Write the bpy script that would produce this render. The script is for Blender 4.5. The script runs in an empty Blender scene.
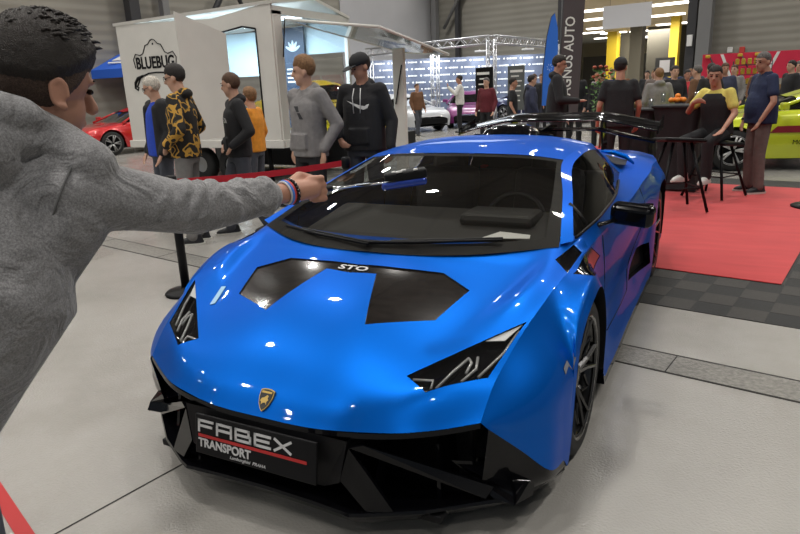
import bpy, bmesh, math, random
import numpy as np
from mathutils import Vector, Matrix, Euler
from mathutils.geometry import delaunay_2d_cdt
from mathutils.bvhtree import BVHTree

S = bpy.context.scene
COL = S.collection
R = math.radians

# ------------------------------------------------------------------ camera
cam_d = bpy.data.cameras.new('camera'); cam = bpy.data.objects.new('camera', cam_d); COL.objects.link(cam)
yaw, pitch, roll, F = R(-27.0693), R(15.893), R(-2.3745), 631.26
fw = Vector((math.sin(yaw)*math.cos(pitch), math.cos(yaw)*math.cos(pitch), -math.sin(pitch)))
r0 = Vector((math.cos(yaw), -math.sin(yaw), 0)); u0 = r0.cross(fw)
rr = math.cos(roll)*r0 + math.sin(roll)*u0; uu = -math.sin(roll)*r0 + math.cos(roll)*u0
M = Matrix((rr, uu, -fw)).transposed().to_4x4(); M.translation = Vector((1.3584, -2.4921, 1.5157))
cam.matrix_world = M
cam_d.sensor_width = 36; cam_d.lens = 36*F/800; cam_d.clip_start = .05; cam_d.clip_end = 300
S.camera = cam

# ------------------------------------------------------------------ world, lamps, exposure
S.view_settings.view_transform = 'Standard'; S.view_settings.look = 'None'
S.view_settings.gamma = 1; S.view_settings.use_curve_mapping = False
S.view_settings.exposure = -.32
S.cycles.use_denoising = True
S.cycles.max_bounces = 6; S.cycles.caustics_reflective = False; S.cycles.caustics_refractive = False
S.cycles.sample_clamp_indirect = 4
w = bpy.data.worlds.new('hall_air'); S.world = w; w.use_nodes = True
w.node_tree.nodes['Background'].inputs[0].default_value = (.80, .90, 1.0, 1)
w.node_tree.nodes['Background'].inputs[1].default_value = .24

LAMP_Z = 8.6
LAMPS = [(x, y) for x in (-16, -11.5, -6, -.8, 4.5) for y in (-10.5, -6, -1.5, 3, 7.5, 12, 16.5)] + [(9.5, 12), (9.5, 16.5)] + [(-16, 21), (-11.5, 21), (-6, 21), (-.8, 21), (4.5, 21), (-16, 25), (-11.5, 25.5), (-6, 25.5), (-.8, 25.5)]
for i, (x, y) in enumerate(LAMPS):
    ld = bpy.data.lights.new('hall_lamp_light', 'AREA'); ld.shape = 'DISK'; ld.size = .42
    ld.energy = 135; ld.color = (1, .965, .91); ld.spread = R(150)
    lo = bpy.data.objects.new('hall_lamp_light', ld); COL.objects.link(lo)
    lo.location = (x*math.cos(R(-10)) - y*math.sin(R(-10)), x*math.sin(R(-10)) + y*math.cos(R(-10)), LAMP_Z-.12)

# ------------------------------------------------------------------ materials
MATS = {}
def mat(name, col=(.5, .5, .5), rough=.5, metal=0, coat=0, emit=None, es=1, noise=0, nscale=8, bump=0, bscale=60, trans=0, spec=None, alpha=1, ior=None, sheen=0):
    if name in MATS: return MATS[name]
    m = bpy.data.materials.new(name); m.use_nodes = True
    nt = m.node_tree; b = nt.nodes['Principled BSDF']
    b.inputs['Base Color'].default_value = (*col, 1)
    b.inputs['Roughness'].default_value = rough; b.inputs['Metallic'].default_value = metal
    b.inputs['Coat Weight'].default_value = coat; b.inputs['Coat Roughness'].default_value = .03
    b.inputs['Transmission Weight'].default_value = trans
    b.inputs['Alpha'].default_value = alpha
    if sheen: b.inputs['Sheen Weight'].default_value = sheen
    if ior: b.inputs['IOR'].default_value = ior
    if spec is not None: b.inputs['Specular IOR Level'].default_value = spec
    if emit:
        b.inputs['Emission Color'].default_value = (*emit, 1); b.inputs['Emission Strength'].default_value = es
    if noise or bump:
        tc = nt.nodes.new('ShaderNodeTexCoord')
    if noise:
        n = nt.nodes.new('ShaderNodeTexNoise'); n.inputs['Scale'].default_value = nscale; n.inputs['Detail'].default_value = 5
        nt.links.new(tc.outputs['Object'], n.inputs['Vector'])
        cr = nt.nodes.new('ShaderNodeValToRGB')
        cr.color_ramp.elements[0].position = .3; cr.color_ramp.elements[1].position = .7
        cr.color_ramp.elements[0].color = (*[max(0, c*(1-noise)) for c in col], 1)
        cr.color_ramp.elements[1].color = (*[min(1, c*(1+noise)) for c in col], 1)
        nt.links.new(n.outputs['Fac'], cr.inputs['Fac']); nt.links.new(cr.outputs['Color'], b.inputs['Base Color'])
    if bump:
        n = nt.nodes.new('ShaderNodeTexNoise'); n.inputs['Scale'].default_value = bscale; n.inputs['Detail'].default_value = 4
        nt.links.new(tc.outputs['Object'], n.inputs['Vector'])
        bp = nt.nodes.new('ShaderNodeBump'); bp.inputs['Strength'].default_value = bump; bp.inputs['Distance'].default_value = .01
        nt.links.new(n.outputs['Fac'], bp.inputs['Height']); nt.links.new(bp.outputs['Normal'], b.inputs['Normal'])
    MATS[name] = m
    return m

paint = mat('blue_car_paint', (.0017, .118, .55), .40, .68, .3)
gloss_black = mat('gloss_black', (.003, .003, .004), .08, 0, 0, spec=.3)
satin_black = mat('satin_black', (.006, .006, .007), .45, spec=.18)
carbon = mat('carbon_black', (.012, .010, .009), .16, 0, 1, noise=.5, nscale=40)
rubber = mat('tyre_rubber', (.010, .010, .010), .7)
rim_m = mat('rim_black_metal', (.02, .02, .021), .22, .6, .5)
dark_glass = mat('tinted_glass', (.006, .006, .006), .02, 0, 1)
chrome = mat('chrome', (.8, .8, .8), .12, 1)
paint.node_tree.nodes['Principled BSDF'].inputs['Specular Tint'].default_value = (.12, .38, 1, 1)
paint.node_tree.nodes['Principled BSDF'].inputs['Specular IOR Level'].default_value = .3
white_m = mat('white_plastic', (.75, .75, .73), .35)

def glass_mat(name, tint=(.5, .5, .48), op=.55, dark=(.008, .008, .008), rough=.01):
    m = bpy.data.materials.new(name); m.use_nodes = True; nt = m.node_tree
    nt.nodes.remove(nt.nodes['Principled BSDF']); out = nt.nodes['Material Output']
    tr = nt.nodes.new('ShaderNodeBsdfTransparent'); tr.inputs[0].default_value = (*tint, 1)
    df = nt.nodes.new('ShaderNodeBsdfDiffuse'); df.inputs[0].default_value = (*dark, 1)
    gl = nt.nodes.new('ShaderNodeBsdfGlossy'); gl.inputs['Roughness'].default_value = rough
    lw = nt.nodes.new('ShaderNodeLayerWeight'); lw.inputs[0].default_value = .5
    pw = nt.nodes.new('ShaderNodeMath'); pw.operation = 'POWER'; pw.inputs[1].default_value = 5; nt.links.new(lw.outputs['Facing'], pw.inputs[0])
    fr = nt.nodes.new('ShaderNodeMath'); fr.operation = 'MULTIPLY_ADD'; fr.inputs[1].default_value = .94; fr.inputs[2].default_value = .05; nt.links.new(pw.outputs[0], fr.inputs[0])
    a = nt.nodes.new('ShaderNodeMixShader'); a.inputs[0].default_value = op
    b = nt.nodes.new('ShaderNodeMixShader')
    nt.links.new(tr.outputs[0], a.inputs[1]); nt.links.new(df.outputs[0], a.inputs[2])
    nt.links.new(fr.outputs[0], b.inputs[0]); nt.links.new(a.outputs[0], b.inputs[1]); nt.links.new(gl.outputs[0], b.inputs[2])
    nt.links.new(b.outputs[0], out.inputs[0]); MATS[name] = m
    return m
ws_glass = glass_mat('windscreen_glass', (.82, .82, .79), .16, (.03, .027, .024))
side_glass = glass_mat('side_window_glass', (.85, .86, .86), .12)
clear_glass = glass_mat('clear_cover', (.93, .93, .93), .04, (.1, .1, .1))

# ------------------------------------------------------------------ mesh building
class MB:
    def __init__(s): s.v = []; s.f = []; s.mi = []; s.sm = []; s.mats = []
    def m(s, material):
        if material is None: return 0
        if material not in s.mats: s.mats.append(material)
        return s.mats.index(material)
    def add(s, vs, fs, material=None, smooth=False, M=None):
        o = len(s.v); k = s.m(material)
        for p in vs: s.v.append(tuple(M @ Vector(p)) if M is not None else tuple(p))
        for f in fs: s.f.append([i+o for i in f]); s.mi.append(k); s.sm.append(smooth)
        return s
    def box(s, c, d, material=None, rot=None, M=None, taper=1, taper_y=None):
        x, y, z = [q/2 for q in d]; t = taper; ty = taper if taper_y is None else taper_y
        vs = [Vector(p) for p in ((-x,-y,-z),(x,-y,-z),(x,y,-z),(-x,y,-z),(-x*t,-y*ty,z),(x*t,-y*ty,z),(x*t,y*ty,z),(-x*t,y*ty,z))]
        if rot is not None: vs = [Euler(rot).to_matrix() @ v for v in vs]
        vs = [v+Vector(c) for v in vs]
        return s.add(vs, [(0,3,2,1),(4,5,6,7),(0,1,5,4),(1,2,6,5),(2,3,7,6),(3,0,4,7)], material, False, M)
    def bbox(s, c, d, bev=.01, material=None, rot=None, M=None, seg=2):
        bm = bmesh.new(); bmesh.ops.create_cube(bm, size=1)
        bmesh.ops.scale(bm, vec=d, verts=bm.verts)
        bmesh.ops.bevel(bm, geom=bm.edges[:], offset=min(bev, min(d)*.49), segments=seg, profile=.5, affect='EDGES')
        rm = Euler(rot).to_matrix() if rot is not None else Matrix.Identity(3)
        bm.verts.index_update()
        vs = [rm @ v.co + Vector(c) for v in bm.verts]; fs = [[v.index for v in f.verts] for f in bm.faces]; bm.free()
        return s.add(vs, fs, material, False, M)
    def tube(s, pts, rad, n=10, material=None, smooth=True, cap=True, flat=1.0, M=None, up=None):
        pts = [Vector(p) for p in pts]; k = len(pts)
        rs = rad if hasattr(rad, '__len__') else [rad]*k
        vs = []; fs = []; prev = Vector(up) if up else None
        for i in range(k):
            t = (pts[min(i+1, k-1)] - pts[max(i-1, 0)]).normalized()
            if prev is None: prev = Vector((0, 0, 1)) if abs(t.z) < .9 else Vector((1, 0, 0))
            a = prev - t*prev.dot(t)
            if a.length < 1e-6: a = Vector((1, 0, 0)) - t*t.x
            a.normalize(); b = t.cross(a); prev = a
            for j in range(n):
                q = 2*math.pi*j/n
                vs.append(pts[i] + a*math.cos(q)*rs[i]*flat + b*math.sin(q)*rs[i])
        for i in range(k-1):
            for j in range(n):
                fs.append((i*n+j, i*n+(j+1) % n, (i+1)*n+(j+1) % n, (i+1)*n+j))
        s.add(vs, fs, material, smooth, M)
        if cap: s.add(vs[:n], [list(range(n))[::-1]], material, False, M); s.add(vs[-n:], [list(range(n))], material, False, M)
        return s
    def lathe(s, prof, n=32, material=None, smooth=True, M=None, axis='Z', closed=False):
        vs = []; fs = []; k = len(prof)
        for (r, z) in prof:
            for j in range(n):
                q = 2*math.pi*j/n
                p = (r*math.cos(q), r*math.sin(q), z)
                if axis == 'X': p = (z, r*math.cos(q), r*math.sin(q))
                if axis == 'Y': p = (r*math.cos(q), z, r*math.sin(q))
                vs.append(p)
        for i in range(k if closed else k-1):
            for j in range(n):
                a, b = i*n, ((i+1) % k)*n
                fs.append((a+j, a+(j+1) % n, b+(j+1) % n, b+j))
        return s.add(vs, fs, material, smooth, M)
    def ell(s, c, r, material=None, rot=None, nu=16, nv=10, M=None):
        vs = []; fs = []
        rm = Euler(rot).to_matrix() if rot is not None else Matrix.Identity(3)
        for i in range(nv+1):
            t = math.pi*i/nv
            for j in range(nu):
                q = 2*math.pi*j/nu
                vs.append(rm @ Vector((r[0]*math.sin(t)*math.cos(q), r[1]*math.sin(t)*math.sin(q), r[2]*math.cos(t))) + Vector(c))
        for i in range(nv):
            for j in range(nu): fs.append((i*nu+j, (i+1)*nu+j, (i+1)*nu+(j+1) % nu, i*nu+(j+1) % nu))
        return s.add(vs, fs, material, True, M)
    def prism(s, poly, h, material=None, M=None, smooth=False):
        """polygon in XY, extruded along +Z by h"""
        n = len(poly); vs = [(p[0], p[1], 0) for p in poly] + [(p[0], p[1], h) for p in poly]
        fs = [list(range(n))[::-1], list(range(n, 2*n))] + [(i, (i+1) % n, (i+1) % n+n, i+n) for i in range(n)]
        return s.add(vs, fs, material, smooth, M)
    def plate(s, pts, th, material=None, M=None):
        """thin solid from a 3D polygon, thickness along its normal"""
        P = [Vector(p) for p in pts]; nrm = Vector((0, 0, 0))
        for i in range(len(P)): nrm += P[i].cross(P[(i+1) % len(P)])
        nrm.normalize(); n = len(P); vs = [p - nrm*th/2 for p in P] + [p + nrm*th/2 for p in P]
        fs = [list(range(n))[::-1], list(range(n, 2*n))] + [(i, (i+1) % n, (i+1) % n+n, i+n) for i in range(n)]
        return s.add(vs, fs, material, False, M)
    def build(s, name, material=None, parent=None, loc=None, rot=None, clean=True):
        me = bpy.data.meshes.new(name)
        me.from_pydata([tuple(v) for v in s.v], [], s.f)
        ms = s.mats[:] if s.mats else [material]
        for mm in ms: me.materials.append(mm)
        me.polygons.foreach_set('material_index', s.mi); me.polygons.foreach_set('use_smooth', s.sm)
        me.validate(); me.update()
        if clean:
            bm = bmesh.new(); bm.from_mesh(me); bmesh.ops.remove_doubles(bm, verts=bm.verts, dist=1e-5)
            bmesh.ops.recalc_face_normals(bm, faces=bm.faces); bm.to_mesh(me); bm.free()
        o = bpy.data.objects.new(name, me); COL.objects.link(o)
        if parent: o.parent = parent
        if loc: o.location = loc
        if rot: o.rotation_euler = rot
        return o

def thing(name, label, cat, loc=(0, 0, 0), rz=0, group=None):
    o = bpy.data.objects.new(name, None); COL.objects.link(o); o.empty_display_size = .1
    o.location = loc; o.rotation_euler = (0, 0, rz); o['label'] = label; o['category'] = cat
    if group: o['group'] = group
    return o
def tag(o, label, cat, group=None, kind=None):
    o['label'] = label; o['category'] = cat
    if group: o['group'] = group
    if kind: o['kind'] = kind
    return o
def struct(o): o['kind'] = 'structure'; return o
def relabel(o, label): o['label'] = label; return o
def copy_tree(o, parent=None):
    c = o.copy(); COL.objects.link(c)
    if parent: c.parent = parent
    for ch in list(o.children): copy_tree(ch, c)
    return c

def text_mesh(txt, size, depth=.002, bold=0, xscale=1, shear=0, align='CENTER', spacing=1):
    cu = bpy.data.curves.new('lettering', 'FONT'); cu.body = txt; cu.size = size; cu.extrude = depth/2
    cu.align_x = align; cu.align_y = 'CENTER'; cu.offset = bold; cu.shear = shear; cu.space_character = spacing; cu.resolution_u = 3
    o = bpy.data.objects.new('lettering', cu); COL.objects.link(o)
    bpy.context.view_layer.update()
    me = bpy.data.meshes.new_from_object(o.evaluated_get(bpy.context.evaluated_depsgraph_get()))
    bpy.data.objects.remove(o); bpy.data.curves.remove(cu)
    for v in me.vertices: v.co.x *= xscale
    return me
def text_obj(name, txt, size, material, parent=None, M=None, **k):
    me = text_mesh(txt, size, **k); me.materials.clear(); me.materials.append(material)
    if M is not None: me.transform(M)
    o = bpy.data.objects.new(name, me); COL.objects.link(o)
    if parent: o.parent = parent
    return o
def basis(origin, x, y):
    """matrix whose X and Y axes are x and y"""
    X = Vector(x).normalized(); Y = Vector(y); Y = (Y - X*Y.dot(X)).normalized(); Z = X.cross(Y)
    m = Matrix((X, Y, Z)).transposed().to_4x4(); m.translation = Vector(origin); return m

# ------------------------------------------------------------------ interpolating surface patches
def herm(P, t, q):
    """P (n, ...), t (n), q (k) -> values, interpolating cubic"""
    P = np.asarray(P, float); t = np.asarray(t, float); n = len(t)
    d = (P[1:]-P[:-1]) / (t[1:]-t[:-1]).reshape(-1, *([1]*(P.ndim-1)))
    m = np.empty_like(P); m[0] = d[0]; m[-1] = d[-1]
    if n > 2:
        h = (t[1:]-t[:-1]).reshape(-1, *([1]*(P.ndim-1)))
        m[1:-1] = (d[:-1]*h[1:] + d[1:]*h[:-1])/(h[1:]+h[:-1])
    q = np.asarray(q, float); i = np.clip(np.searchsorted(t, q, 'right')-1, 0, n-2)
    h = t[i+1]-t[i]; s = (q-t[i])/h; sh = (-1,)+(1,)*(P.ndim-1)
    s = s.reshape(sh); h = h.reshape(sh)
    return ((2*s**3-3*s**2+1)*P[i] + (s**3-2*s**2+s)*h*m[i] + (-2*s**3+3*s**2)*P[i+1] + (s**3-s**2)*h*m[i+1])
class Patch:
    """grid[row][col] of 3D points, v along rows, u along columns"""
    def __init__(s, grid, tv=None, tu=None):
        s.G = np.array(grid, float)
        s.tv = np.array(tv, float) if tv is not None else np.r_[0, np.cumsum(np.linalg.norm(np.diff(s.G, axis=0), axis=2).mean(1)+1e-6)]
        s.tu = np.array(tu, float) if tu is not None else np.r_[0, np.cumsum(np.linalg.norm(np.diff(s.G, axis=1), axis=2).mean(0)+1e-6)]
    def at(s, v, u):
        """pointwise evaluation"""
        v = np.atleast_1d(v).astype(float); u = np.atleast_1d(u).astype(float)
        out = np.empty((len(v), 3))
        for a in range(0, len(v), 2000):
            A = herm(s.G, s.tv, v[a:a+2000])           # k, cols, 3
            for k in range(A.shape[0]): out[a+k] = herm(A[k], s.tu, [u[a+k]])[0]
        return out
    def grid(s, vs, us):
        A = herm(s.G, s.tv, vs); return herm(A.transpose(1, 0, 2), s.tu, us).transpose(1, 0, 2)
    def nrm(s, v, u):
        e = 1e-3
        v = np.atleast_1d(v); u = np.atleast_1d(u)
        v1 = np.clip(v+e, s.tv[0], s.tv[-1]); v0 = np.clip(v-e, s.tv[0], s.tv[-1])
        u1 = np.clip(u+e, s.tu[0], s.tu[-1]); u0 = np.clip(u-e, s.tu[0], s.tu[-1])
        n = np.cross(s.at(v, u1)-s.at(v, u0), s.at(v1, u)-s.at(v0, u))
        return n/np.maximum(np.linalg.norm(n, axis=1, keepdims=True), 1e-12)
def mirror(P): P = np.array(P, float); P[..., 0] *= -1; return P
def smooth_obj(name, V, Fc, N, material, parent, mi=None, mats=None):
    me = bpy.data.meshes.new(name); me.from_pydata([tuple(v) for v in V], [], [list(f) for f in Fc])
    for mm in (mats or [material]): me.materials.append(mm)
    if mi is not None: me.polygons.foreach_set('material_index', mi)
    me.polygons.foreach_set('use_smooth', [True]*len(me.polygons))
    me.update()
    if N is not None: me.normals_split_custom_set_from_vertices([tuple(n) for n in N])
    o = bpy.data.objects.new(name, me); COL.objects.link(o); o.parent = parent
    return o
def grid_mesh(X, flip=False):
    a, b = X.shape[:2]; V = X.reshape(-1, 3); Fs = []
    for i in range(a-1):
        for j in range(b-1):
            f = (i*b+j, i*b+j+1, (i+1)*b+j+1, (i+1)*b+j)
            Fs.append(f[::-1] if flip else f)
    return V, Fs

# ================================================================== THE CAR
def lookup(P, vr, ur, proj, pts, n=160):
    vs = np.linspace(*vr, n); us = np.linspace(*ur, n)
    X = P.grid(vs, us)[..., list(proj)]
    out = []
    for p in pts:
        p = np.array(p, float)
        d = ((X-p)**2).sum(2); i, j = np.unravel_index(d.argmin(), d.shape); q = np.array([vs[i], us[j]])
        for _ in range(6):
            b = P.at(q[0], q[1])[0][list(proj)]; e = 1e-4
            J = np.array([(P.at(q[0]+e, q[1])[0][list(proj)]-b)/e, (P.at(q[0], q[1]+e)[0][list(proj)]-b)/e]).T
            try: dq = np.linalg.solve(J.T@J+np.eye(2)*1e-9, J.T@(p-b))
            except Exception: break
            dq = np.clip(dq, -.02, .02); q = q+dq
            q = np.array([np.clip(q[0], *vr), np.clip(q[1], *ur)])
        out.append(q)
    return np.array(out)
def in_poly(p, poly):
    x, y = p; c = False; n = len(poly)
    for i in range(n):
        a, b = poly[i], poly[i-1]
        if (a[1] > y) != (b[1] > y) and x < (b[0]-a[0])*(y-a[1])/(b[1]-a[1])+a[0]: c = not c
    return c
def subdiv_poly(poly, step):
    out = []
    for i in range(len(poly)):
        a = np.array(poly[i], float); b = np.array(poly[(i+1) % len(poly)], float)
        k = max(1, int(math.ceil(np.linalg.norm(b-a)/step)))
        out += [a+(b-a)*j/k for j in range(k)]
    return out
def cut_panel(P, vr, ur, cell, polys, proj, ux=()):
    loops = [lookup(P, vr, ur, proj, subdiv_poly(pl, .03)) for pl in polys]
    nv = max(3, int((vr[1]-vr[0])/cell)); nu = max(3, int((ur[1]-ur[0])/cell))
    pts = []; edges = []
    for L in loops:
        o = len(pts); pts += [tuple(q) for q in L]; edges += [(o+i, o+(i+1) % len(L)) for i in range(len(L))]
    allL = np.concatenate(loops) if loops else np.zeros((0, 2))
    for v in np.linspace(*vr, nv+1):
        for u in list(np.linspace(*ur, nu+1))+list(ux):
            if len(allL) and ((allL-[v, u])**2).sum(1).min() < (cell*.45)**2: continue
            pts.append((v, u))
    r = delaunay_2d_cdt([Vector((u, v)) for v, u in pts], edges, [], 0, 1e-7)
    uv = np.array([(p.y, p.x) for p in r[0]]); tris = r[2]
    X = P.at(uv[:, 0], uv[:, 1]); N = P.nrm(uv[:, 0], uv[:, 1])
    groups = [[] for _ in range(len(loops)+1)]
    for t in tris:
        t = list(t)
        a, b, c = uv[t[0]], uv[t[1]], uv[t[2]]
        ar = (b[1]-a[1])*(c[0]-a[0])-(b[0]-a[0])*(c[1]-a[1])
        if abs(ar) < 1e-10: continue
        if ar < 0: t = t[::-1]
        cen = (a+b+c)/3; g = 0
        for k, L in enumerate(loops):
            if in_poly(cen, L): g = k+1; break
        groups[g].append(t)
    def sub(Fs):
        ids = sorted({i for f in Fs for i in f}); mp = {i: k for k, i in enumerate(ids)}
        return X[ids], [[mp[i] for i in f] for f in Fs], N[ids]
    return [sub(g) for g in groups], [(P.at(L[:, 0], L[:, 1]), P.nrm(L[:, 0], L[:, 1])) for L in loops]
def put(name, data, material, parent, side=1, push=0.0):
    V, Fs, N = data; V = V - N*push
    if side < 0: V = mirror(V); N = mirror(N); Fs = [f[::-1] for f in Fs]
    return smooth_obj(name, V, Fs, N, material, parent)
def wall_strip(name, loop, material, parent, d0, d1, side=1):
    X, N = loop; n = len(X); A = X-N*d0; B = X-N*d1
    V = np.concatenate([A, B]);
    if side < 0: V = mirror(V)
    mb = MB(); mb.add(V, [(i, (i+1) % n, (i+1) % n+n, i+n) for i in range(n)], material); return mb.build(name, material, parent)

car = thing('sports_car', 'bright blue low sports car with black bonnet vents and rear wing, in the foreground', 'car')

# character rows (right half, car's left side): c0 c1 c2 c3 c4 | c5 c6 c7
ROWS = [
 [(0,-0.965,0.44),(0.25,-0.957,0.443),(0.5,-0.895,0.45),(0.637,-0.82,0.455),(0.755,-0.75,0.47),(0.765,-0.748,0.462),(0.772,-0.746,0.455),(0.78,-0.742,0.447)],
 [(0,-0.9,0.512),(0.25,-0.892,0.515),(0.46,-0.835,0.53),(0.61,-0.76,0.55),(0.765,-0.66,0.555),(0.83,-0.675,0.47),(0.86,-0.665,0.405),(0.87,-0.665,0.345)],
 [(0,-0.75,0.617),(0.24,-0.742,0.614),(0.485,-0.69,0.606),(0.66,-0.62,0.617),(0.785,-0.54,0.625),(0.9,-0.56,0.51),(0.94,-0.565,0.385),(0.95,-0.59,0.245)],
 [(0,-0.52,0.722),(0.24,-0.52,0.712),(0.55,-0.49,0.674),(0.705,-0.445,0.69),(0.812,-0.41,0.692),(0.94,-0.43,0.53),(0.965,-0.45,0.385),(0.97,-0.46,0.21)],
 [(0,-0.3,0.785),(0.24,-0.29,0.777),(0.615,-0.33,0.721),(0.74,-0.29,0.752),(0.838,-0.27,0.742),(0.955,-0.335,0.54),(0.975,-0.372,0.4),(0.978,-0.385,0.2)],
 [(0,-0.18,0.81),(0.25,-0.17,0.803),(0.655,-0.19,0.757),(0.765,-0.16,0.786),(0.852,-0.17,0.768),(0.95,-0.26,0.66),(0.97,-0.31,0.6),(0.982,-0.3,0.56)],
 [(0,-0.09,0.825),(0.28,-0.09,0.825),(0.675,-0.03,0.798),(0.78,0,0.812),(0.868,0,0.788),(0.948,-0.01,0.76),(0.972,0,0.735),(0.985,0,0.71)],
 [(0,-0.02,0.832),(0.32,-0.02,0.834),(0.68,0.1,0.836),(0.79,0.17,0.84),(0.88,0.17,0.8),(0.94,0.2,0.74),(0.965,0.2,0.69),(0.982,0.2,0.655)],
 [(0,0.15,0.835),(0.33,0.15,0.838),(0.62,0.22,0.842),(0.83,0.33,0.858),(0.885,0.34,0.805),(0.925,0.36,0.64),(0.95,0.36,0.5),(0.975,0.36,0.44)],
 [(0,0.4,0.8),(0.33,0.4,0.8),(0.62,0.45,0.82),(0.852,0.5,0.866),(0.89,0.5,0.808),(0.92,0.48,0.6),(0.93,0.43,0.4),(0.968,0.39,0.2)],
 [(0,0.8,0.8),(0.33,0.8,0.8),(0.62,0.8,0.83),(0.865,0.8,0.872),(0.9,0.8,0.81),(0.93,0.8,0.62),(0.9,0.7,0.33),(0.965,0.62,0.13)],
 [(0,1.3,0.8),(0.33,1.3,0.8),(0.62,1.3,0.83),(0.85,1.3,0.876),(0.91,1.3,0.82),(0.945,1.3,0.64),(0.89,1.3,0.33),(0.965,1.3,0.13)],
 [(0,1.75,1.18),(0.3,1.75,1.17),(0.6,1.75,1.13),(0.79,1.75,0.882),(0.915,1.75,0.83),(0.955,1.75,0.66),(0.9,1.75,0.34),(0.97,1.75,0.13)],
 [(0,1.93,1.15),(0.28,1.93,1.142),(0.58,1.93,1.088),(0.76,2,0.892),(0.915,2,0.84),(0.965,2,0.68),(0.93,2,0.4),(0.975,2,0.14)],
 [(0,2.2,1.09),(0.28,2.2,1.075),(0.55,2.2,1.02),(0.75,2.2,0.9),(0.92,2.2,0.845),(0.972,2.18,0.7),(0.982,2.19,0.5),(0.985,2.235,0.2)],
 [(0,2.38,1.05),(0.28,2.38,1.03),(0.55,2.38,0.98),(0.745,2.36,0.91),(0.92,2.36,0.855),(0.972,2.34,0.74),(0.982,2.32,0.67),(0.985,2.355,0.62)],
 [(0,2.62,1.01),(0.28,2.62,0.99),(0.55,2.62,0.955),(0.74,2.62,0.915),(0.905,2.62,0.865),(0.96,2.62,0.8),(0.978,2.62,0.775),(0.985,2.62,0.745)],
 [(0,2.9,0.96),(0.28,2.9,0.945),(0.53,2.9,0.925),(0.735,2.9,0.9),(0.9,2.9,0.85),(0.955,2.9,0.77),(0.975,2.93,0.69),(0.985,2.9,0.62)],
 [(0,3.08,0.925),(0.28,3.08,0.915),(0.52,3.08,0.905),(0.72,3.08,0.885),(0.885,3.08,0.835),(0.945,3.06,0.7),(0.965,3.06,0.45),(0.97,3.02,0.25)],
 [(0,3.5,0.875),(0.28,3.49,0.872),(0.52,3.47,0.868),(0.68,3.45,0.86),(0.82,3.42,0.83),(0.865,3.42,0.7),(0.88,3.4,0.45),(0.88,3.36,0.28)]]
G = np.array(ROWS, float)
tv = np.r_[0, np.cumsum(np.linalg.norm(np.diff(G[:, 4], axis=0), axis=1)*.5 + np.linalg.norm(np.diff(G[:, 3], axis=0), axis=1)*.5)]
def lp(a, b, f): return a+(b-a)*f
TC = np.stack([G[:, 0], G[:, 1], lp(G[:, 2], G[:, 1], .05), lp(G[:, 2], G[:, 3], .07), G[:, 3], G[:, 4]], 1)   # a groove runs along column 2
top_cols = np.concatenate([mirror(TC[:, 5:0:-1]), TC], axis=1)
def colparam(g): return np.r_[0, np.cumsum(np.linalg.norm(np.diff(g, axis=0), axis=1))]
tu_top = np.r_[-.90, -.72, -.522, -.4832, -.26, 0, .26, .4832, .522, .72, .90]
hood_P = Patch(top_cols[:10], tv[:10], tu_top)
tu_side = np.array([0, .1536, .1656, .30, .42])
G[1:5, 5, 0] += .008
side_P = Patch(np.stack([G[:, 4], lp(G[:, 5], G[:, 4], .04), lp(G[:, 5], G[:, 6], .04), G[:, 6], G[:, 7]], 1), tv, tu_side)
strip_P = Patch(G[:, 3:5], tv, [.72, .90])
deck_P = Patch(top_cols[12:], tv[12:], tu_top)

# ---- bonnet with vents and headlights cut in
VENT = [(0,-.215),(.20,-.20),(.39,-.172),(.535,-.25),(.475,-.465),(.235,-.585),(.125,-.275),(0,-.29)]
vent_poly = VENT + [(-x, y) for x, y in VENT[::-1] if x > 0]
HL = [(.805,-.387),(.743,-.637),(.566,-.772),(.48,-.736)]
COWL = [(.800,.06),(.868,-.01),(.874,.24),(.835,.25)]
hl_m = [(-x, y) for x, y in HL[::-1]]; cowl_m = [(-x, y) for x, y in COWL[::-1]]
HL_STRIPS = [[(.592,-.742),(.622,-.66),(.655,-.59)],[(.655,-.59),(.672,-.605),(.668,-.65)],[(.500,-.732),(.570,-.715),(.575,-.75)],[(.665,-.685),(.695,-.62),(.685,-.575)],[(.712,-.645),(.765,-.525),(.788,-.42)]]
HL_WEDGE = [(.69,-.51),(.795,-.398),(.755,-.485)]
INTAKE = [(1.62,.265),(1.86,.42),(2.12,.40),(2.165,.24)]
MARKER = [(-.395,.545),(-.30,.572),(-.307,.555),(-.40,.525)]

parts, loops = cut_panel(hood_P, (tv[0], tv[8]), (-.90, .90), .028, [vent_poly, HL, hl_m, COWL, cowl_m], (0, 1), (-.522, -.503, -.484, .484, .503, .522))
bonnet = put('bonnet', parts[0], paint, car)
vent = put('bonnet_vent', parts[1], carbon, car, push=.006)
wall_strip('vent_edge', loops[0], carbon, vent, 0, .008)
for k, sd in ((2, 1), (3, -1)):
    hl = put('headlight', parts[k], gloss_black, car, push=.035)
    relabel(hl, 'black headlight with pale light strips')
    wall_strip('headlight_rim', loops[k-1], gloss_black, hl, -.001, .036)
    led = mat('headlight_strip', (.40, .40, .39), .25, .3)
    for st in HL_STRIPS:
        q = lookup(hood_P, (tv[0], tv[8]), (-.90, .90), (0, 1), [(x*sd, y) for x, y in st])
        X = hood_P.at(q[:, 0], q[:, 1])-hood_P.nrm(q[:, 0], q[:, 1])*.018
        MB().tube(X, .0055, 6, led).build('light_strip', led, hl)
    q = lookup(hood_P, (tv[0], tv[8]), (-.90, .90), (0, 1), [(x*sd, y) for x, y in HL_WEDGE])
    X = hood_P.at(q[:, 0], q[:, 1])-hood_P.nrm(q[:, 0], q[:, 1])*.008
    MB().plate(X, .004, white_m).build('reflection_patch', white_m, hl)  # white wedge imitating a lamp's reflection on the headlight lens
    put('headlight_cover', parts[k], clear_glass, hl, push=.002)
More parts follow.
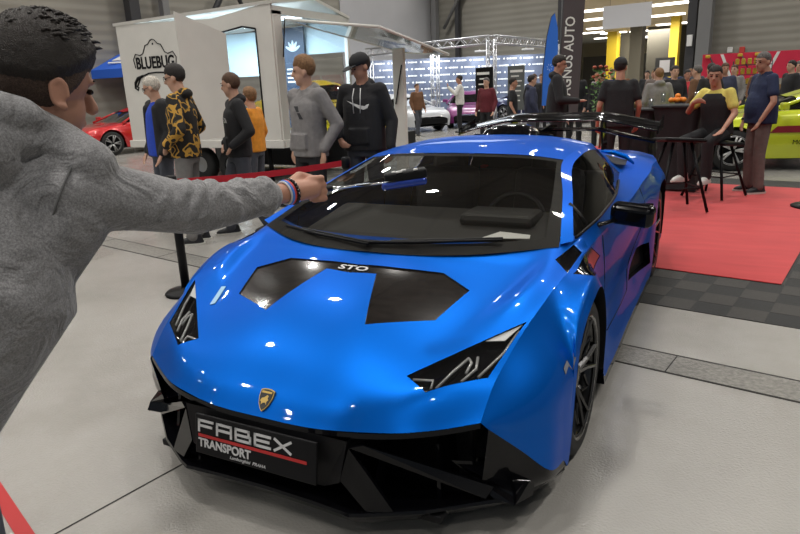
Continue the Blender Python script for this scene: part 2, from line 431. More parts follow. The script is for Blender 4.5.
for k in (4, 5):
    c = put('cowl_vent', parts[k], gloss_black, car, push=.004)
    wall_strip('vent_edge', loops[k-1], gloss_black, c, 0, .006)

# ---- sides, one per flank, with the air intake ahead of the rear wheel
for sd in (1, -1):
    pr, lp = cut_panel(side_P, (tv[0], tv[-1]), (0, .42), .03, [INTAKE, MARKER, [(.0,.782),(.22,.796),(.38,.798),(.53,.72),(.36,.705),(.10,.752)]], (1, 2), (.1537, .1596, .1655))
    put('body_side', pr[0], paint, car, sd)
    it = put('side_intake', pr[1], satin_black, car, sd, push=.05)
    wall_strip('intake_edge', lp[0], gloss_black, it, 0, .052, sd)
    put('side_marker', pr[2], mat('side_marker_grey', (.22, .23, .26), .3), car, sd, push=-.002)
    put('cowl_vent', pr[3], gloss_black, car, sd, push=.002)
    # upper shoulder strip beside the windows
    V, Fs = grid_mesh(strip_P.grid(np.linspace(tv[8], tv[13], 60), np.linspace(.72, .90, 7)))
    N = strip_P.nrm(np.repeat(np.linspace(tv[8], tv[13], 60), 7), np.tile(np.linspace(.72, .90, 7), 60))
    put('shoulder', (V, Fs, N), paint, car, sd)
    # arch lips
    for r0_, r1_, cy in ((3, 9, 0.), (14, 18, 2.62)):
        q = np.linspace(tv[r0_], tv[r1_], 40); A = side_P.grid(q, [.42])[:, 0]
        B = A.copy(); B[:, 0] -= .05; V = np.stack([A, B], 1)
        if sd < 0: V = mirror(V)
        V, Fs = grid_mesh(V); mb = MB(); mb.add(V, Fs, satin_black, True); mb.build('arch_lip', satin_black, car)
    # under the sill and side skirt
    q = np.linspace(tv[9], tv[14], 30); A = side_P.grid(q, [.42])[:, 0]; A = A[(A[:, 1] > .40) & (A[:, 1] < 2.22)]
    A1 = A.copy(); A1[:, 2] = np.minimum(A1[:, 2], .14)-.03; A1[:, 0] += .004; B = A1.copy(); B[:, 0] -= .14
    V = np.stack([A, A1, B], 1)
    if sd < 0: V = mirror(V)
    V, Fs = grid_mesh(V); mb = MB(); mb.add(V, Fs, gloss_black); mb.build('side_skirt', gloss_black, car)

# ---- rear deck
vs = np.linspace(tv[13], tv[-1], 40); us = np.linspace(-.9, .9, 49)
DG = deck_P.grid(vs, us)
V, Fs = grid_mesh(DG); N = deck_P.nrm(np.repeat(vs, 49), np.tile(us, 40))
put('rear_deck', (V, Fs, N), paint, car)
mb = MB()
for k in range(6):
    y = 2.06+k*.17; z = float(np.interp(y, [1.93, 2.2, 2.38, 2.62, 2.9, 3.08], [1.15, 1.09, 1.05, 1.01, .96, .925]))
    mb.bbox((0, y, z+.012), (.56, .11, .016), .006, gloss_black, rot=(R(-9), 0, 0))
mb.build('engine_louvre', gloss_black, car)
# rear end
tail = MB(); E_ = G[-1]
L = [E_[i] for i in range(0, 8)]
for a in range(7):
    p, q = L[a], L[a+1]
    for s_ in (1, -1):
        P4 = [(p[0]*s_, p[1], p[2]), (q[0]*s_, q[1], q[2]), (q[0]*s_*.9, q[1]+.02, min(q[2], .8)-.02), (p[0]*s_*.9, p[1]+.02, min(p[2], .8)-.02)]
        tail.add(P4, [(0, 1, 2, 3)], satin_black)
tail.add([(-.80, 3.45, .80), (.80, 3.45, .80), (.80, 3.42, .26), (-.80, 3.42, .26)], [(0, 1, 2, 3)], satin_black)
tail.build('rear_fascia', satin_black, car)
MB().bbox((0, 3.46, .50), (1.5, .06, .12), .02, gloss_black).bbox((0, 3.44, .22), (1.3, .24, .06), .02, gloss_black).build('rear_diffuser', gloss_black, car)
for s_ in (1, -1):
    MB().tube([(.45*s_, 3.49, .70), (.62*s_, 3.48, .72), (.76*s_, 3.44, .70)], .018, 8, mat('tail_lamp_red', (.5, .01, .01), .2, 0, 1)).build('tail_lamp', None, car)
    MB().lathe([(.045, 0), (.055, 0), (.055, .08), (.045, .08)], 20, chrome, axis='Y', closed=True, M=Matrix.Translation((.14*s_, 3.45, .42))).build('exhaust_pipe', chrome, car)

# ---- greenhouse
WS = [[(-.79,.17,.848),(-.50,-.01,.838),(-.25,-.09,.834),(0,-.10,.833),(.25,-.09,.834),(.50,-.01,.838),(.79,.17,.848)],
      [(-.70,.61,.985),(-.47,.50,1.003),(-.24,.44,1.010),(0,.43,1.012),(.24,.44,1.010),(.47,.50,1.003),(.70,.61,.985)],
      [(-.60,1.05,1.10),(-.42,1.01,1.127),(-.21,.99,1.137),(0,.98,1.140),(.21,.99,1.137),(.42,1.01,1.127),(.60,1.05,1.10)]]
WS = np.array(WS)
wsP = Patch(WS)
def solid_patch(name, P, nv, nu, material, parent, side=1, push=0):
    vs = np.linspace(P.tv[0], P.tv[-1], nv); us = np.linspace(P.tu[0], P.tu[-1], nu)
    V, Fs = grid_mesh(P.grid(vs, us)); N = P.nrm(np.repeat(vs, nu), np.tile(us, nv))
    return put(name, (V, Fs, N), material, parent, side, push)
wind = solid_patch('windscreen', wsP, 30, 50, ws_glass, car)
# dark printed border of the windscreen
mb = MB(); q = np.linspace(0, wsP.tv[-1], 30); U = wsP.tu
def strip(P, vs0, us0, vs1, us1, off, material, mb):
    A = P.at(vs0, us0)-P.nrm(vs0, us0)*off; B = P.at(vs1, us1)-P.nrm(vs1, us1)*off
    V, Fs = grid_mesh(np.stack([A, B], 1)); mb.add(V, Fs, material, True)
n = 30; o1 = np.ones(n); vl = np.linspace(0, wsP.tv[-1], n); ul = np.linspace(0, U[-1], n)
strip(wsP, vl, 0*o1, vl, .05*o1, .003, satin_black, mb); strip(wsP, vl, (U[-1]-.05)*o1, vl, U[-1]*o1, .003, satin_black, mb)
strip(wsP, 0*o1, ul, .09*o1, ul, .003, satin_black, mb); strip(wsP, (wsP.tv[-1]-.04)*o1, ul, wsP.tv[-1]*o1, ul, .003, satin_black, mb)
mb.build('windscreen_border', satin_black, wind)
ROOF = [[WS[2, 0], WS[2, 1], WS[2, 2], WS[2, 3], WS[2, 4], WS[2, 5], WS[2, 6]],
        [(-.607,1.25,1.118),(-.43,1.25,1.152),(-.22,1.25,1.164),(0,1.25,1.167),(.22,1.25,1.164),(.43,1.25,1.152),(.607,1.25,1.118)],
        [(-.617,1.5,1.122),(-.43,1.5,1.158),(-.22,1.5,1.173),(0,1.5,1.176),(.22,1.5,1.173),(.43,1.5,1.158),(.617,1.5,1.122)],
        [(-.615,1.72,1.115),(-.43,1.72,1.150),(-.22,1.72,1.166),(0,1.72,1.170),(.22,1.72,1.166),(.43,1.72,1.150),(.615,1.72,1.115)],
        [(-.58,1.95,1.086),(-.43,1.95,1.120),(-.22,1.95,1.142),(0,1.95,1.148),(.22,1.95,1.142),(.43,1.95,1.120),(.58,1.95,1.086)]]
solid_patch('roof', Patch(ROOF), 24, 40, paint, car)
for sd in (1, -1):
    fr = Patch([[(.79,.19,.852),(.84,.22,.862)],[(.70,.61,.985),(.745,.63,.975)],[(.60,1.05,1.10),(.655,1.06,1.083)],[(.607,1.25,1.118),(.658,1.25,1.104)],[(.617,1.5,1.122),(.655,1.5,1.100)],[(.615,1.72,1.115),(.655,1.72,1.07)],[(.58,1.95,1.086),(.66,1.93,.99)],[(.58,1.96,1.085),(.76,2.0,.892)]])
    solid_patch('window_pillar', fr, 60, 6, paint, car, sd)
    gl = Patch([[(.84,.26,.866),(.84,.24,.866),(.84,.22,.862)],[(.862,.66,.868),(.805,.65,.93),(.745,.63,.975)],[(.858,1.06,.872),(.765,1.06,.99),(.655,1.06,1.083)],[(.85,1.28,.876),(.76,1.27,1.0),(.658,1.25,1.104)],[(.825,1.5,.878),(.745,1.5,1.0),(.655,1.5,1.100)],[(.795,1.74,.88),(.73,1.74,.99),(.655,1.72,1.07)],[(.765,1.97,.89),(.72,1.95,.945),(.66,1.93,.99)]])
    g_ = solid_patch('side_window', gl, 50, 14, side_glass, car, sd)
    x = lambda p: (p[0]*sd, p[1], p[2])
    MB().tube([x((.838,.50,.872)), x((.80,.52,.92)), x((.748,.55,.958))], .010, 6, satin_black).build('quarter_window_bar', satin_black, g_)
    MB().tube([x(p) for p in ((.842,.26,.868),(.865,.66,.871),(.862,1.06,.875),(.853,1.28,.879),(.828,1.5,.882),(.797,1.74,.884))], .007, 6, satin_black).build('window_seal', satin_black, g_)
    # rear duct on the haunch
    MB().add([x(p) for p in ((.60,2.10,.985),(.72,2.10,.935),(.78,2.12,.925),(.76,2.34,.93),(.62,2.34,.965))], [(0, 1, 2, 3, 4)], satin_black).build('haunch_duct', satin_black, car)
    MB().tube([x((.585,2.28,.998)), x((.66,2.33,.985)), x((.75,2.34,.955)), x((.81,2.30,.912))], [.006, .018, .018, .006], 8, paint).build('duct_lip', paint, car)
    # door mirror
    mr = MB()
    mr.bbox((1.015*sd, .74, .882), (.205, .10, .105), .03, gloss_black, rot=(R(4), R(4)*sd, R(-6)*sd), seg=4)
    mo = mr.build('door_mirror', gloss_black, car)
    MB().add([x((.93,.79,.925)), x((1.10,.805,.928)), x((1.105,.80,.845)), x((.935,.785,.842))], [(0, 1, 2, 3)], chrome).build('mirror_glass', chrome, mo)
    MB().tube([x((.86,.62,.845)), x((.90,.66,.85)), x((.95,.73,.86))], [.022, .018, .02], 8, gloss_black, flat=.5).build('mirror_arm', gloss_black, mo)
    # door shut lines
    def onside(pts, off=.0005):
        q = lookup(side_P, (tv[0], tv[-1]), (0, .42), (1, 2), pts, 120); X = side_P.at(q[:, 0], q[:, 1])+side_P.nrm(q[:, 0], q[:, 1])*off
        return mirror(X) if sd < 0 else X
    seam = mat('seam_black', (.004, .004, .005), .8)
    MB().tube(onside([(.62,.80),(.60,.70),(.58,.60),(.60,.50),(.64,.40),(.70,.30),(.80,.24)]), .0028, 5, seam).build('door_seam', seam, car)
    MB().tube(onside([(1.80,.83),(1.84,.72),(1.80,.60),(1.70,.48),(1.62,.36),(1.58,.27),(1.5,.24)]), .0028, 5, seam).build('door_seam', seam, car)
    MB().tube(onside([(.80,.24),(1.0,.235),(1.25,.235),(1.5,.24)]), .0028, 5, seam).build('door_seam', seam, car)
    mb = MB(); mb.bbox((.958*sd, 1.62, .70), (.02, .16, .022), .008, paint); mb.build('door_handle', paint, car)

# ---- snorkel and shark fin behind the roof
sn = []
for y, hw, zt in ((1.90, .20, 1.165), (1.97, .225, 1.205), (2.08, .215, 1.212), (2.25, .17, 1.19), (2.5, .09, 1.13), (2.9, .035, 1.02)):
    zb = float(np.interp(y, [1.93, 2.2, 2.38, 2.62, 2.9], [1.13, 1.07, 1.03, .99, .94]))
    sn.append([(-hw, y, zb), (-hw*.8, y, zb+(zt-zb)*.65), (-hw*.4, y, zt-.004), (0, y, zt), (hw*.4, y, zt-.004), (hw*.8, y, zb+(zt-zb)*.65), (hw, y, zb)])
sno = solid_patch('roof_scoop', Patch(sn), 24, 24, gloss_black, car)
MB().add(sn[0], [list(range(7))], satin_black).build('scoop_mouth', satin_black, sno)
MB().plate([(0, 2.3, 1.16), (0, 2.9, 1.02), (0, 3.30, .90), (0, 3.32, 1.10), (0, 3.1, 1.12), (0, 2.8, 1.10)], .02, gloss_black).build('fin', gloss_black, sno)

# ---- rear wing
def wing_z(x): return 1.15 if abs(x) < .42 else 1.15-(abs(x)-.42)*.21
WX = [-.87, -.85, -.78, -.60, -.45, -.38, -.2, 0, .2, .38, .45, .60, .78, .85, .87]
wg = []
for x in WX:
    z = wing_z(x)
    wg.append([(x, 3.27, z+.004), (x, 3.22, z), (x, 3.20, z-.008), (x, 3.23, z-.015), (x, 3.36, z-.006), (x, 3.48, z+.022), (x, 3.52, z+.040), (x, 3.50, z+.044), (x, 3.42, z+.028), (x, 3.33, z+.012), (x, 3.27, z+.004)])
mb = MB(); V, Fs = grid_mesh(np.array(wg)); mb.add(V, Fs, gloss_black, True)
wing = mb.build('rear_wing', gloss_black, car)
for s_ in (1, -1):
    MB().plate([(.87*s_, 3.16, 1.03), (.87*s_, 3.56, 1.04), (.87*s_, 3.58, 1.15), (.87*s_, 3.50, 1.13), (.87*s_, 3.2, 1.09)], .012, gloss_black).build('wing_end_plate', gloss_black, wing)
    MB().plate([(.42*s_, 3.26, .89), (.42*s_, 3.46, .88), (.40*s_, 3.47, 1.17), (.40*s_, 3.30, 1.15)], .016, gloss_black).build('wing_support', gloss_black, wing)
MB().plate([(-.40, 3.05, 1.075), (.40, 3.05, 1.075), (.40, 3.17, 1.085), (-.40, 3.17, 1.085)], .012, gloss_black).build('wing_blade', gloss_black, wing)
for s_ in (1, -1):
    MB().plate([(.40*s_, 3.05, 1.075), (.86*s_, 3.10, .97), (.86*s_, 3.2, .98), (.40*s_, 3.17, 1.085)], .012, gloss_black).build('wing_blade', gloss_black, wing)

# ---- front bumper
bp = MB()
LE = [(0,-.965,.438),(.25,-.957,.441),(.50,-.895,.448),(.637,-.82,.453),(.755,-.75,.468)]
LEf = [(-x, y, z) for x, y, z in LE[:0:-1]] + LE
A = herm(np.array(LEf), colparam(np.array(LEf)), np.linspace(0, colparam(np.array(LEf))[-1], 60))
up = A.copy(); fr_ = A + [0, -.004, -.018]; ba = A + [0, .20, -.05]
V, Fs = grid_mesh(np.stack([up, fr_, ba], 1)); bp.add(V, Fs, gloss_black)
# central mask carrying the plate
bp.add([(-.36,-.965,.425),(.36,-.965,.425),(.33,-.985,.27),(.24,-.95,.21),(-.24,-.95,.21),(-.33,-.985,.27),(-.36,-.80,.42),(.36,-.80,.42),(.33,-.80,.26),(.24,-.8,.2),(-.24,-.8,.2),(-.33,-.80,.26)],
       [(0,5,4,3,2,1),(1,2,8,7),(2,3,9,8),(3,4,10,9),(4,5,11,10),(5,0,6,11)], satin_black)
bump = bp.build('front_bumper', gloss_black, car)
# dark intake back wall and struts
mb = MB(); mb.bbox((0, -.60, .27), (1.36, .04, .30), .01, satin_black); mb.bbox((0, -.66, .125), (1.3, .40, .03), .005, satin_black)
mb.build('intake_grille', satin_black, bump)
for s_ in (1, -1):
    x = lambda p: (p[0]*s_, p[1], p[2])
    st = MB()
    st.plate([x((.36,-.955,.40)), x((.40,-.93,.405)), x((.78,-.70,.205)), x((.76,-.73,.17))], .03, gloss_black)
    st.plate([x((.33,-.975,.28)), x((.36,-.955,.40)), x((.50,-.92,.17)), x((.42,-.955,.16))], .025, gloss_black)
    st.plate([x((.40,-.90,.13)), x((.40,-.66,.13)), x((.44,-.66,.38)), x((.43,-.84,.36))], .014, gloss_black)
    st.plate([x((.62,-.80,.13)), x((.62,-.62,.13)), x((.60,-.62,.40)), x((.60,-.76,.36))], .014, gloss_black)
    st.build('bumper_strut', gloss_black, bump)
    # black corner under the blue panel, running back to the wheel arch
    ck = [[x((.78,-.742,.447)), x((.87,-.665,.345)), x((.95,-.59,.245)), x((.97,-.46,.21)), x((.978,-.385,.20))],
          [x((.76,-.73,.30)), x((.82,-.67,.24)), x((.935,-.595,.20)), x((.965,-.46,.17)), x((.972,-.375,.16))],
          [x((.74,-.72,.16)), x((.82,-.66,.155)), x((.89,-.57,.14)), x((.93,-.45,.13)), x((.955,-.345,.12))]]
    ckp = Patch(ck); V, Fs = grid_mesh(ckp.grid(np.linspace(0, ckp.tv[-1], 8), np.linspace(0, ckp.tu[-1], 20)))
    MB().add(V, Fs, gloss_black, True).build('bumper_corner', gloss_black, bump)
    # canard blade
    cn = MB()
    cn.plate([x((.80,-.61,.245)), x((.863,-.705,.198)), x((.866,-.725,.165)), x((.79,-.722,.168)), x((.70,-.70,.222)), (.64*s_,-.735,.29)], .012, gloss_black)
    cn.plate([x((.80,-.61,.245)), x((.90,-.585,.225)), x((.90,-.63,.15)), x((.866,-.725,.165)), x((.863,-.705,.198))], .012, gloss_black)
    cn.build('canard', gloss_black, bump)
# splitter
SPg = []
for x_, y_, z_ in ((0,-.985,.168),(.20,-.99,.168),(.37,-1.0,.168),(.42,-.978,.168),(.60,-.875,.166),(.79,-.72,.162),(.865,-.655,.152),(.93,-.45,.132),(.955,-.36,.12)):
    SPg.append([(x_*.85, y_+.30, z_-.03), (x_*.985, y_+.03, z_-.004), (x_, y_, z_), (x_*1.002, y_-.004, z_-.012), (x_*.99, y_+.025, z_-.045), (x_*.97, y_+.06, .085), (x_*.8, y_+.30, .08)])
SPg = [[(-p[0], p[1], p[2]) for p in row] for row in SPg[:0:-1]] + SPg
bm = bmesh.new(); V_, F_ = grid_mesh(np.array(SPg)); vsb = [bm.verts.new(tuple(v)) for v in V_]
for f_ in F_: bm.faces.new([vsb[i] for i in f_])
bmesh.ops.recalc_face_normals(bm, faces=bm.faces)
me = bpy.data.meshes.new('splitter'); bm.to_mesh(me); bm.free(); me.materials.append(gloss_black)
spl = bpy.data.objects.new('splitter', me); COL.objects.link(spl); spl.parent = car

# plate
PC = Vector((-.015, -1.003, .335)); PM = basis(PC, (1, 0, .0), (0, .16, 1))
pl = MB(); pl.bbox((0, 0, 0), (.545, .155, .012), .004, mat('plate_black', (.005, .005, .006), .5, spec=.2), M=PM)
plate = pl.build('number_plate', None, car)
silver = mat('silver_lettering', (.62, .62, .63), .35, .2); redm = mat('plate_red', (.45, .02, .02), .4)
def plate_text(t, sz, x, y, xs=1, sh=0, bold=0, mt=silver, sp=1):
    text_obj('lettering', t, sz, mt, plate, PM @ Matrix.Translation((x, y, .0075)), xscale=xs, shear=sh, bold=bold, align='LEFT', spacing=sp)
# wide block letters FABEX drawn as strokes
def strokes(segs, x0, y0, w_, h_, th, mb, mt):
    for a, b in segs:
        ax, ay = x0+a[0]*w_, y0+a[1]*h_; bx, by = x0+b[0]*w_, y0+b[1]*h_
        d = Vector((bx-ax, by-ay, 0)); L_ = d.length; ang = math.atan2(d.y, d.x)
        mb.box(((ax+bx)/2, (ay+by)/2, .0075), (L_+th, th, .002), mt, rot=(0, 0, ang), M=PM)
LET = {'F': [((0,0),(0,1)),((0,1),(1,1)),((0,.5),(.9,.5))], 'A': [((0,0),(0,1)),((0,1),(1,1)),((1,1),(1,0)),((0,.45),(1,.45))],
       'B': [((0,0),(0,1)),((0,1),(.9,1)),((.9,1),(.9,.5)),((0,.5),(1,.5)),((1,.5),(1,0)),((1,0),(0,0))],
       'E': [((0,0),(0,1)),((0,1),(1,1)),((0,.5),(.9,.5)),((0,0),(1,0))], 'X': [((0,0),(1,1)),((0,1),(1,0))]}
mb = MB(); xx = -.252
for ch in 'FABEX':
    strokes(LET[ch], xx, .015, .066, .040, .0095, mb, silver); xx += .088
mb.build('lettering', silver, plate)
MB().box((-.01, -.003, .0075), (.49, .011, .002), redm, M=PM).build('red_stripe', redm, plate)
plate_text('TRANSPORT', .046, -.255, -.032, .95, 0, .0012)
plate_text('Lamborghini  PRAHA', .017, -.105, -.060, 1.1, .25)

# shield badge on the nose
bq = lookup(hood_P, (tv[0], tv[8]), (-.9, .9), (0, 1), [(0, -.925)])
bc = hood_P.at(bq[:, 0], bq[:, 1])[0]; bn = hood_P.nrm(bq[:, 0], bq[:, 1])[0]
BM = basis(bc+bn*.002, (1, 0, 0), np.cross(bn, (1, 0, 0)))
gold = mat('badge_gold', (.55, .38, .12), .45, .8); bk = mat('badge_black', (.008, .008, .008), .3)
sh_ = [(-.030,.036),(-.015,.041),(0,.042),(.015,.041),(.030,.036),(.030,.010),(.022,-.016),(.010,-.034),(0,-.043),(-.010,-.034),(-.022,-.016),(-.030,.010)]
mb = MB(); mb.prism(sh_, .005, gold, M=BM); badge = mb.build('badge', gold, car)
MB().prism([(x*.88, y*.90) for x, y in sh_], .0065, bk, M=BM).build('badge_field', bk, badge)
mb = MB(); mb.prism([(-.022,.024),(.022,.024),(.022,.031),(-.022,.031)], .0075, gold, M=BM)
mb.prism([(-.018,-.006),(-.014,.004),(-.004,.008),(.006,.018),(.012,.014),(.010,.006),(.016,.000),(.010,-.006),(.012,-.018),(.006,-.010),(-.004,-.012),(-.010,-.020),(-.012,-.010)], .0075, gold, M=BM)
mb.build('badge_bull', gold, badge)
# STO lettering on the vent
bq = lookup(hood_P, (tv[0], tv[8]), (-.9, .9), (0, 1), [(0, -.252)]); bc = hood_P.at(bq[:, 0], bq[:, 1])[0]; bn = hood_P.nrm(bq[:, 0], bq[:, 1])[0]
SM = basis(bc+bn*.001, (1, 0, 0), np.cross(bn, (1, 0, 0)))
text_obj('model_lettering', 'STO', .052, silver, car, SM @ Matrix.Translation((0, 0, 0)), xscale=1.5, bold=.001)

# blue paper tag on the bonnet near the headlight
st_q = lookup(hood_P, (tv[0], tv[8]), (-.9, .9), (0, 1), [(-.578,-.545),(-.556,-.535),(-.590,-.415),(-.612,-.42)]); Xs = hood_P.at(st_q[:, 0], st_q[:, 1])+hood_P.nrm(st_q[:, 0], st_q[:, 1])*.003
MB().plate(Xs, .002, mat('tag_pale_blue', (.30,.52,.72), .5)).build('bonnet_tag', None, car)
# ---- wipers
for a, b, c in (((-.62,.13,.862),(-.35,.0,.868),(-.02,-.075,.858)), ((-.05,-.055,.858),(.2,-.03,.872),(.56,.09,.878))):
    wp = MB().tube([a, b, c], [.010, .008, .006], 6, satin_black).build('wiper', satin_black, car)
    MB().tube([Vector(b)*.5+Vector(a)*.5+Vector((0,.01,.006)), Vector(c)+Vector((0,.012,.006))], .005, 5, rubber).build('wiper_blade', rubber, wp)

# ---- wheels
def wheel(name, cx, cy, r, wdt, sd):
    cz = r
    M0 = Matrix.Translation((cx, cy, cz)) @ (Matrix.Identity(4) if sd > 0 else Matrix.Rotation(math.pi, 4, 'Z'))
    w_ = bpy.data.objects.new(name, None); COL.objects.link(w_); w_.parent = car
    rr_ = .262; hw = wdt/2
    t = MB().lathe([(rr_-.02,-hw+.01),(rr_,-hw+.004),(r-.03,-hw),(r-.010,-hw+.010),(r,-hw+.035),(r,hw-.035),(r-.010,hw-.010),(r-.03,hw),(rr_,hw-.004),(rr_-.02,hw-.01)], 56, rubber, axis='X', M=M0)
    tr = t.build('tyre', rubber, w_)
    rm = MB().lathe([(rr_-.02,-hw+.01),(rr_-.03,-.02),(rr_-.035,.06),(rr_-.012,hw-.012),(rr_+.004,hw-.004),(rr_+.002,hw-.001),(rr_-.008,hw-.004),(rr_-.03,.075),(rr_-.04,-.02)], 56, rim_m, axis='X', M=M0)
    for k in range(5):
        for dl in (-.20, .20):
            a = 2*math.pi*k/5 + dl; b = 2*math.pi*k/5 + dl*.35
            p0 = (hw-.055, .05*math.cos(b), .05*math.sin(b)); p1 = (hw-.03, .15*math.cos((a+b)/2), .15*math.sin((a+b)/2)); p2 = (hw-.012, (rr_-.012)*math.cos(a), (rr_-.012)*math.sin(a))
            rm.tube([p0, p1, p2], [.016, .012, .011], 6, rim_m, smooth=False, M=M0)
        a = 2*math.pi*(k+.5)/5
        rm.tube([(hw-.035, .13*math.cos(a-.3), .13*math.sin(a-.3)), (hw-.02, .20*math.cos(a), .20*math.sin(a)), (hw-.035, .13*math.cos(a+.3), .13*math.sin(a+.3))], .008, 5, rim_m, smooth=False, M=M0)
    rm.build('rim', rim_m, w_)
    MB().lathe([(0,hw-.030),(.045,hw-.032),(.058,hw-.045),(.058,hw-.09)], 24, rim_m, axis='X', M=M0).build('hub', rim_m, w_)
    MB().lathe([(.07,.02),(.185,.02),(.185,.045),(.07,.045)], 40, mat('brake_disc', (.12,.12,.12), .3, .8), axis='X', closed=True, M=M0).build('brake_disc', None, w_)
    MB().bbox((.03, .10, .11), (.09, .10, .17), .02, mat('caliper_black', (.02,.02,.02), .3), rot=(R(40),0,0), M=M0).build('brake_caliper', None, w_)
    return w_
for sd in (1, -1):
    wheel('wheel', .835*sd, 0, .335, .245, sd); wheel('wheel', .815*sd, 2.62, .345, .305, sd)
    for cy, rr_ in ((0, .375), (2.62, .39)):
        mb = MB(); n = 20; P0 = []
        for k in range(n+1):
            a = R(-25)+(math.pi+R(50))*k/n
            P0.append([(.95*sd, cy-rr_*math.cos(a), .335+rr_*math.sin(a)), (.62*sd, cy-(rr_-.02)*math.cos(a), .335+(rr_-.03)*math.sin(a))])
        V, Fs = grid_mesh(np.array(P0)); mb.add(V, Fs, satin_black)
        mb.add([(.585*sd, cy-.36, .11), (.585*sd, cy+.40, .11), (.585*sd, cy+.40, .66), (.585*sd, cy-.10, .68), (.585*sd, cy-.36, .58)], [(0, 1, 2, 3, 4)], satin_black)
        mb.build('arch_liner', satin_black, car)
# underbody
mb = MB(); mb.box((0, 1.3, .125), (1.14, 4.1, .03), satin_black); mb.box((0, 1.32, .125), (1.86, 1.75, .03), satin_black); mb.box((0, 3.2, .2), (1.7, .36, .03), satin_black)
mb.build('underbody', satin_black, car)

# ---- interior
dash = mat('dashboard_black', (.014, .0135, .013), .6)
mb = MB(); mb.bbox((0, .62, .74), (1.44, .55, .16), .05, dash, rot=(R(8), 0, 0)); mb.bbox((.36, .70, .84), (.40, .25, .07), .03, dash); mb.bbox((0, 1.1, .55), (.22, .9, .22), .03, dash)
mb.box((0, 1.1, .25), (1.5, 1.6, .04), dash)
mb.bbox((0, 1.88, .62), (1.4, .05, .60), .02, dash); mb.build('dashboard', dash, car)
MB().lathe([(.165,-.014),(.185,0),(.165,.014),(.150,0)], 32, satin_black, axis='Y', closed=True, M=Matrix.Translation((.36,.93,.76)) @ Matrix.Rotation(R(-22),4,'X')).bbox((.36,.93,.76),(.30,.03,.05),.01,satin_black).build('steering_wheel', satin_black, car)
for s_ in (1, -1):
    sx = .36*s_; st = MB()
    st.bbox((sx, 1.30, .36), (.46, .50, .14), .05, dash); st.bbox((sx, 1.66, .66), (.46, .14, .62), .06, dash, rot=(R(-14), 0, 0)); st.bbox((sx, 1.75, .99), (.26, .10, .16), .04, dash, rot=(R(-10), 0, 0))
    st.build('seat', dash, car)
# paper on the dashboard, sticker at the top of the windscreen
paperm = mat('white_paper', (.80, .80, .78), .6)

pp = MB(); pp.plate([(.37,.30,.806),(.60,.33,.812),(.585,.40,.812),(.42,.45,.808)], .003, paperm); slip = tag(pp.build('paper_slip', paperm), 'white paper slip lying on the dashboard behind the windscreen', 'paper')

# the measured proportions of this car: a gentle stretch along its length
for o_ in [car]+list(car.children_recursive):
    if o_.type != 'MESH': continue
    me_ = o_.data; n_ = len(me_.vertices); co = np.empty(n_*3); me_.vertices.foreach_get('co', co); co = co.reshape(-1, 3)
    X_, Y_, Z_ = co.T.copy()
    co[:, 0] = X_*(.98482+.00854*Y_); co[:, 1] = .97835*Y_-.02535+.01646*Y_*Y_
    co[:, 2] = Z_*(.99046+.01244*Y_)-.00563*np.minimum(Z_, .3)/.3
    me_.vertices.foreach_set('co', co.ravel()); me_.update()

# ================================================================== THE HALL
GA = R(-11)
def g(a, b, z=0): return Vector((a*math.cos(GA)-b*math.sin(GA), a*math.sin(GA)+b*math.cos(GA), z))
GM = Matrix.Rotation(GA, 4, 'Z')

def node_mat(name, rough=.5):
    m = bpy.data.materials.new(name); m.use_nodes = True; nt = m.node_tree; b = nt.nodes['Principled BSDF']; b.inputs['Roughness'].default_value = rough
    MATS[name] = m; return m, nt, b
def ramp(nt, fac, cols, pos=None):
    cr = nt.nodes.new('ShaderNodeValToRGB'); e = cr.color_ramp.elements
    while len(e) < len(cols): e.new(.5)
    for i, c in enumerate(cols):
        e[i].position = (pos[i] if pos else i/(len(cols)-1)); e[i].color = (*c, 1)
    nt.links.new(fac, cr.inputs['Fac']); return cr.outputs['Color']
# polished concrete floor
flm, nt, b = node_mat('polished_concrete', .2)
tc = nt.nodes.new('ShaderNodeTexCoord')
n1 = nt.nodes.new('ShaderNodeTexNoise'); n1.inputs['Scale'].default_value = .9; n1.inputs['Detail'].default_value = 8; n1.inputs['Roughness'].default_value = .62
nt.links.new(tc.outputs['Object'], n1.inputs['Vector'])
nt.links.new(ramp(nt, n1.outputs['Fac'], [(.24,.228,.207),(.335,.322,.298),(.40,.387,.36)], [.15,.5,.92]), b.inputs['Base Color'])
n2 = nt.nodes.new('ShaderNodeTexNoise'); n2.inputs['Scale'].default_value = 90; n2.inputs['Detail'].default_value = 3
nt.links.new(tc.outputs['Object'], n2.inputs['Vector'])
n3 = nt.nodes.new('ShaderNodeTexNoise'); n3.inputs['Scale'].default_value = 2.2; n3.inputs['Detail'].default_value = 5
nt.links.new(tc.outputs['Object'], n3.inputs['Vector'])
mr_ = nt.nodes.new('ShaderNodeMapRange'); mr_.inputs[1].default_value = .3; mr_.inputs[2].default_value = .7; mr_.inputs[3].default_value = .12; mr_.inputs[4].default_value = .24
nt.links.new(n3.outputs['Fac'], mr_.inputs[0]); nt.links.new(mr_.outputs[0], b.inputs['Roughness'])
bu = nt.nodes.new('ShaderNodeBump'); bu.inputs['Strength'].default_value = .7; bu.inputs['Distance'].default_value = .004
nt.links.new(n2.outputs['Fac'], bu.inputs['Height']); nt.links.new(bu.outputs['Normal'], b.inputs['Normal'])
fl = MB().box((-3, 16, -.05), (90, 90, .1), flm, M=GM).build('floor'); struct(fl)

